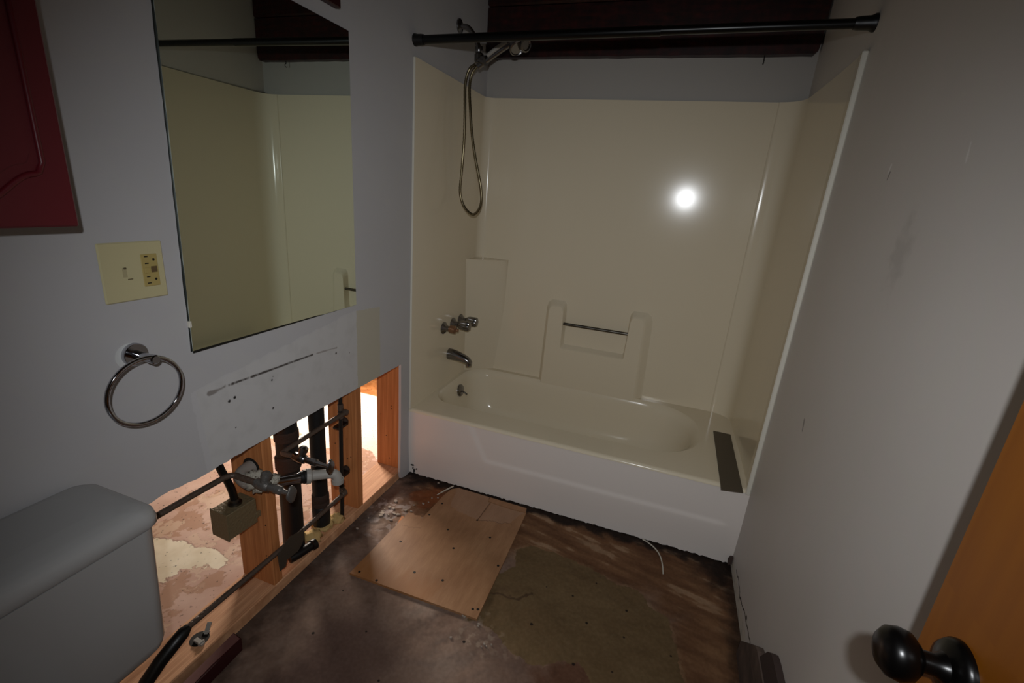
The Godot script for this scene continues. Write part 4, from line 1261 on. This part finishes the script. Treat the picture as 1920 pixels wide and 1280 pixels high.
# ---------------------------------------------------------------- on the floor
func build_floor_items() -> void:
	var st: SurfaceTool
	var rng := RandomNumberGenerator.new()
	rng.seed = 77
	# plywood patches
	var p := Vector3(0.4, 0, 0.35)
	var ply := thing("plywood_patch", "large light plywood patch screwed to the floor by the tub", "plywood", p)
	st = tool()
	uv_mode = 5
	add_prism(st, PackedVector2Array([Vector2(0.153, 0.658), Vector2(0.40, 0.655), Vector2(0.664, 0.652), Vector2(0.658, 0.36), Vector2(0.649, 0.052), Vector2(0.58, 0.058), Vector2(0.46, 0.050), Vector2(0.453, 0.015), Vector2(0.29, 0.012), Vector2(0.262, 0.035), Vector2(0.250, 0.10), Vector2(0.241, 0.282), Vector2(0.225, 0.268), Vector2(0.200, 0.276), Vector2(0.190, 0.266), Vector2(0.168, 0.274)]), flat_y, Vector3.UP, 0.009, 0.0)
	uv_mode = 0
	obj("sheet", st, mats.plywood_patch, ply, p)
	for q in [[.233, .441], [.368, .559], [.482, .551], [.446, .387], [.376, .298], [.635, .621], [.652, .615], [.182, .639], [.263, .648], [.273, .153], [.558, .268], [.258, .246], [.465, .19], [.645, .40]]:
		obj("screw", lathe(Vector3(q[0], 0.0088, q[1]), Vector3.UP, [Vector2(0.0052, 0), Vector2(0.0048, 0.0008), Vector2(0.002, 0.0010), Vector2(0, 0.0006)], 10), mats.screw, ply, p)
	p = Vector3(0.55, 0, 0.04)
	var ply2 := thing("plywood_patch", "short plywood offcut wedged between the large patch and the tub", "plywood", p)
	st = tool()
	add_prism(st, PackedVector2Array([Vector2(0.457, 0.046), Vector2(0.456, 0.014), Vector2(0.64, 0.016), Vector2(0.648, 0.047), Vector2(0.58, 0.053)]), flat_y, Vector3.UP, 0.0085, 0.0)
	obj("sheet", st, mats.plywood, ply2, p)
	# splinter and string
	st = tool()
	add_tube(st, [Vector3(0.223, 0.012, 0.110), Vector3(0.243, 0.013, 0.06), Vector3(0.262, 0.012, 0.014)], [0.002, 0.0035, 0.0035], 6)
	var o := obj("wood_splinter", st, mats.string)
	tag(o, "pale wood splinter lying against the tub by the plywood", "splinter")
	o = obj("string", tube(smooth_path([Vector3(1.165, 0.012, 0.004), Vector3(1.19, 0.008, 0.010), Vector3(1.222, 0.006, 0.034), Vector3(1.243, 0.006, 0.07), Vector3(1.254, 0.005, 0.115), Vector3(1.259, 0.004, 0.165)], 6), 0.0028, 8), mats.string)
	tag(o, "short piece of white string curling out from under the tub", "string")
	# painted board along the sill plate
	var rd := thing("painted_board", "dark red painted board end lying along the sill plate", "board", Vector3(0.02, 0, 1.4))
	var xf := Transform3D(Basis(Vector3.UP, 0.03), Vector3(0.030, 0, 1.022))
	st = tool()
	add_prism(st, PackedVector2Array([Vector2(-0.018, 0.0), Vector2(0.017, 0.006), Vector2(0.017, 0.74), Vector2(-0.018, 0.74)]), func(q: Vector2, h: float) -> Vector3: return xf * Vector3(q.x, h, q.y), Vector3.UP, 0.046, 0.0)
	obj("board", st, mats.red_dark, rd, rd.position)
	st = tool()
	add_prism(st, PackedVector2Array([Vector2(-0.017, 0.002), Vector2(0.015, 0.009), Vector2(0.010, 0.10), Vector2(0.013, 0.2), Vector2(0.009, 0.36), Vector2(-0.016, 0.36)]), func(q: Vector2, h: float) -> Vector3: return xf * Vector3(q.x, h, q.y), Vector3.UP, 0.0475, 0.0462)
	obj("worn_top", st, mat(Color(0.42, 0.27, 0.25), 0.8), rd, rd.position)
	# debris on the plate
	var lab := ["white plastic scrap standing on the sill plate near the tank", "white plastic scrap lying flat on the plate closest to the tank"]
	var q0 := [Vector3(-0.066, 0.0455, 1.045), Vector3(-0.050, 0.0455, 1.085)]
	for i in 2:
		st = tool()
		var bx := Transform3D(Basis(Vector3.UP, 0.5 + i * 1.0) * Basis(Vector3.RIGHT, 0.5 * (1 - i)), q0[i] + Vector3(0, 0.006, 0))
		add_box(st, Vector3(-0.006, -0.006, -0.018), Vector3(0.006, 0.002, 0.018), 0.001, bx)
		add_box(st, Vector3(-0.009, -0.006, 0.006), Vector3(0.009, 0.004, 0.012), 0.001, bx)
		o = obj("plastic_scrap", st, mats.pvc)
		tag(o, lab[i], "scrap")
	# peeling flakes in the left corner
	st = tool()
	var cen := [Vector2(0.09, 0.26), Vector2(0.12, 0.33), Vector2(0.15, 0.20), Vector2(0.06, 0.36), Vector2(0.70, 0.70), Vector2(0.66, 0.68), Vector2(0.22, 0.10)]
	for i in 34:
		var c: Vector2 = cen[i % cen.size()] + Vector2(rng.randfn(0, 0.035), rng.randfn(0, 0.04))
		var s := rng.randf_range(0.003, 0.013) * (0.5 if i % cen.size() > 3 else 1.0)
		var poly := PackedVector2Array()
		var ang := rng.randf() * TAU
		for k in 6:
			poly.append(c + Vector2(cos(ang + TAU * k / 6.0), sin(ang + TAU * k / 6.0) * rng.randf_range(0.4, 1.0)) * s * rng.randf_range(0.6, 1.2))
		if c.x < 0.02: continue
		if Geometry2D.triangulate_polygon(poly).size() < 3: continue
		var tilt := rng.randf_range(-0.25, 0.25)
		add_prism(st, poly, func(q: Vector2, h: float) -> Vector3: return Vector3(q.x, h + 0.003 + absf((q.x - c.x) * tilt), q.y), Vector3.UP, 0.0012, -0.003)
	o = obj("torn_flakes", st, mat(Color(0.62, 0.57, 0.52), 0.9))
	tag(o, "pale torn flakes of old flooring scattered in the left corner by the tub", "flakes", "", "stuff")
	st = tool()
	add_prism(st, PackedVector2Array([Vector2(0.150, 0.300), Vector2(0.160, 0.350), Vector2(0.178, 0.345), Vector2(0.172, 0.305)]), flat_y, Vector3.UP, 0.006, 0.0)
	o = obj("wood_chip", st, mats.stud)
	tag(o, "orange wood chip at the left edge of the plywood patch", "wood chip")

# ---------------------------------------------------------------- the open door at the right
func build_door() -> void:
	var st: SurfaceTool
	var dp := Vector3(1.43, 0, 1.6)
	var d := thing("door", "orange varnished wooden door standing open against the right wall", "door", dp)
	d.name = "door_1"
	d.set_meta("kind", "structure")
	obj("slab", box(Vector3(1.444, 0.012, 1.215), Vector3(1.479, 2.03, 1.96), 0.003), mats.door, d, dp)
	var k := obj("knob", lathe(Vector3(1.444, 0.938, 1.288), Vector3.LEFT, [Vector2(0.033, 0), Vector2(0.033, 0.004), Vector2(0.029, 0.010), Vector2(0.016, 0.014), Vector2(0.0115, 0.022), Vector2(0.0115, 0.034), Vector2(0.018, 0.038), Vector2(0.0255, 0.045), Vector2(0.0275, 0.055), Vector2(0.0255, 0.065), Vector2(0.018, 0.072), Vector2(0.008, 0.0745), Vector2(0, 0.075)], 36), mats.bronze, d, dp)
	k.set_meta("label", "dark bronze door knob")
	for y in [0.3, 1.75]:
		obj("hinge", tube([Vector3(1.482, y - 0.04, 1.965), Vector3(1.482, y + 0.04, 1.965)], 0.006, 10), mats.steel, d, dp)
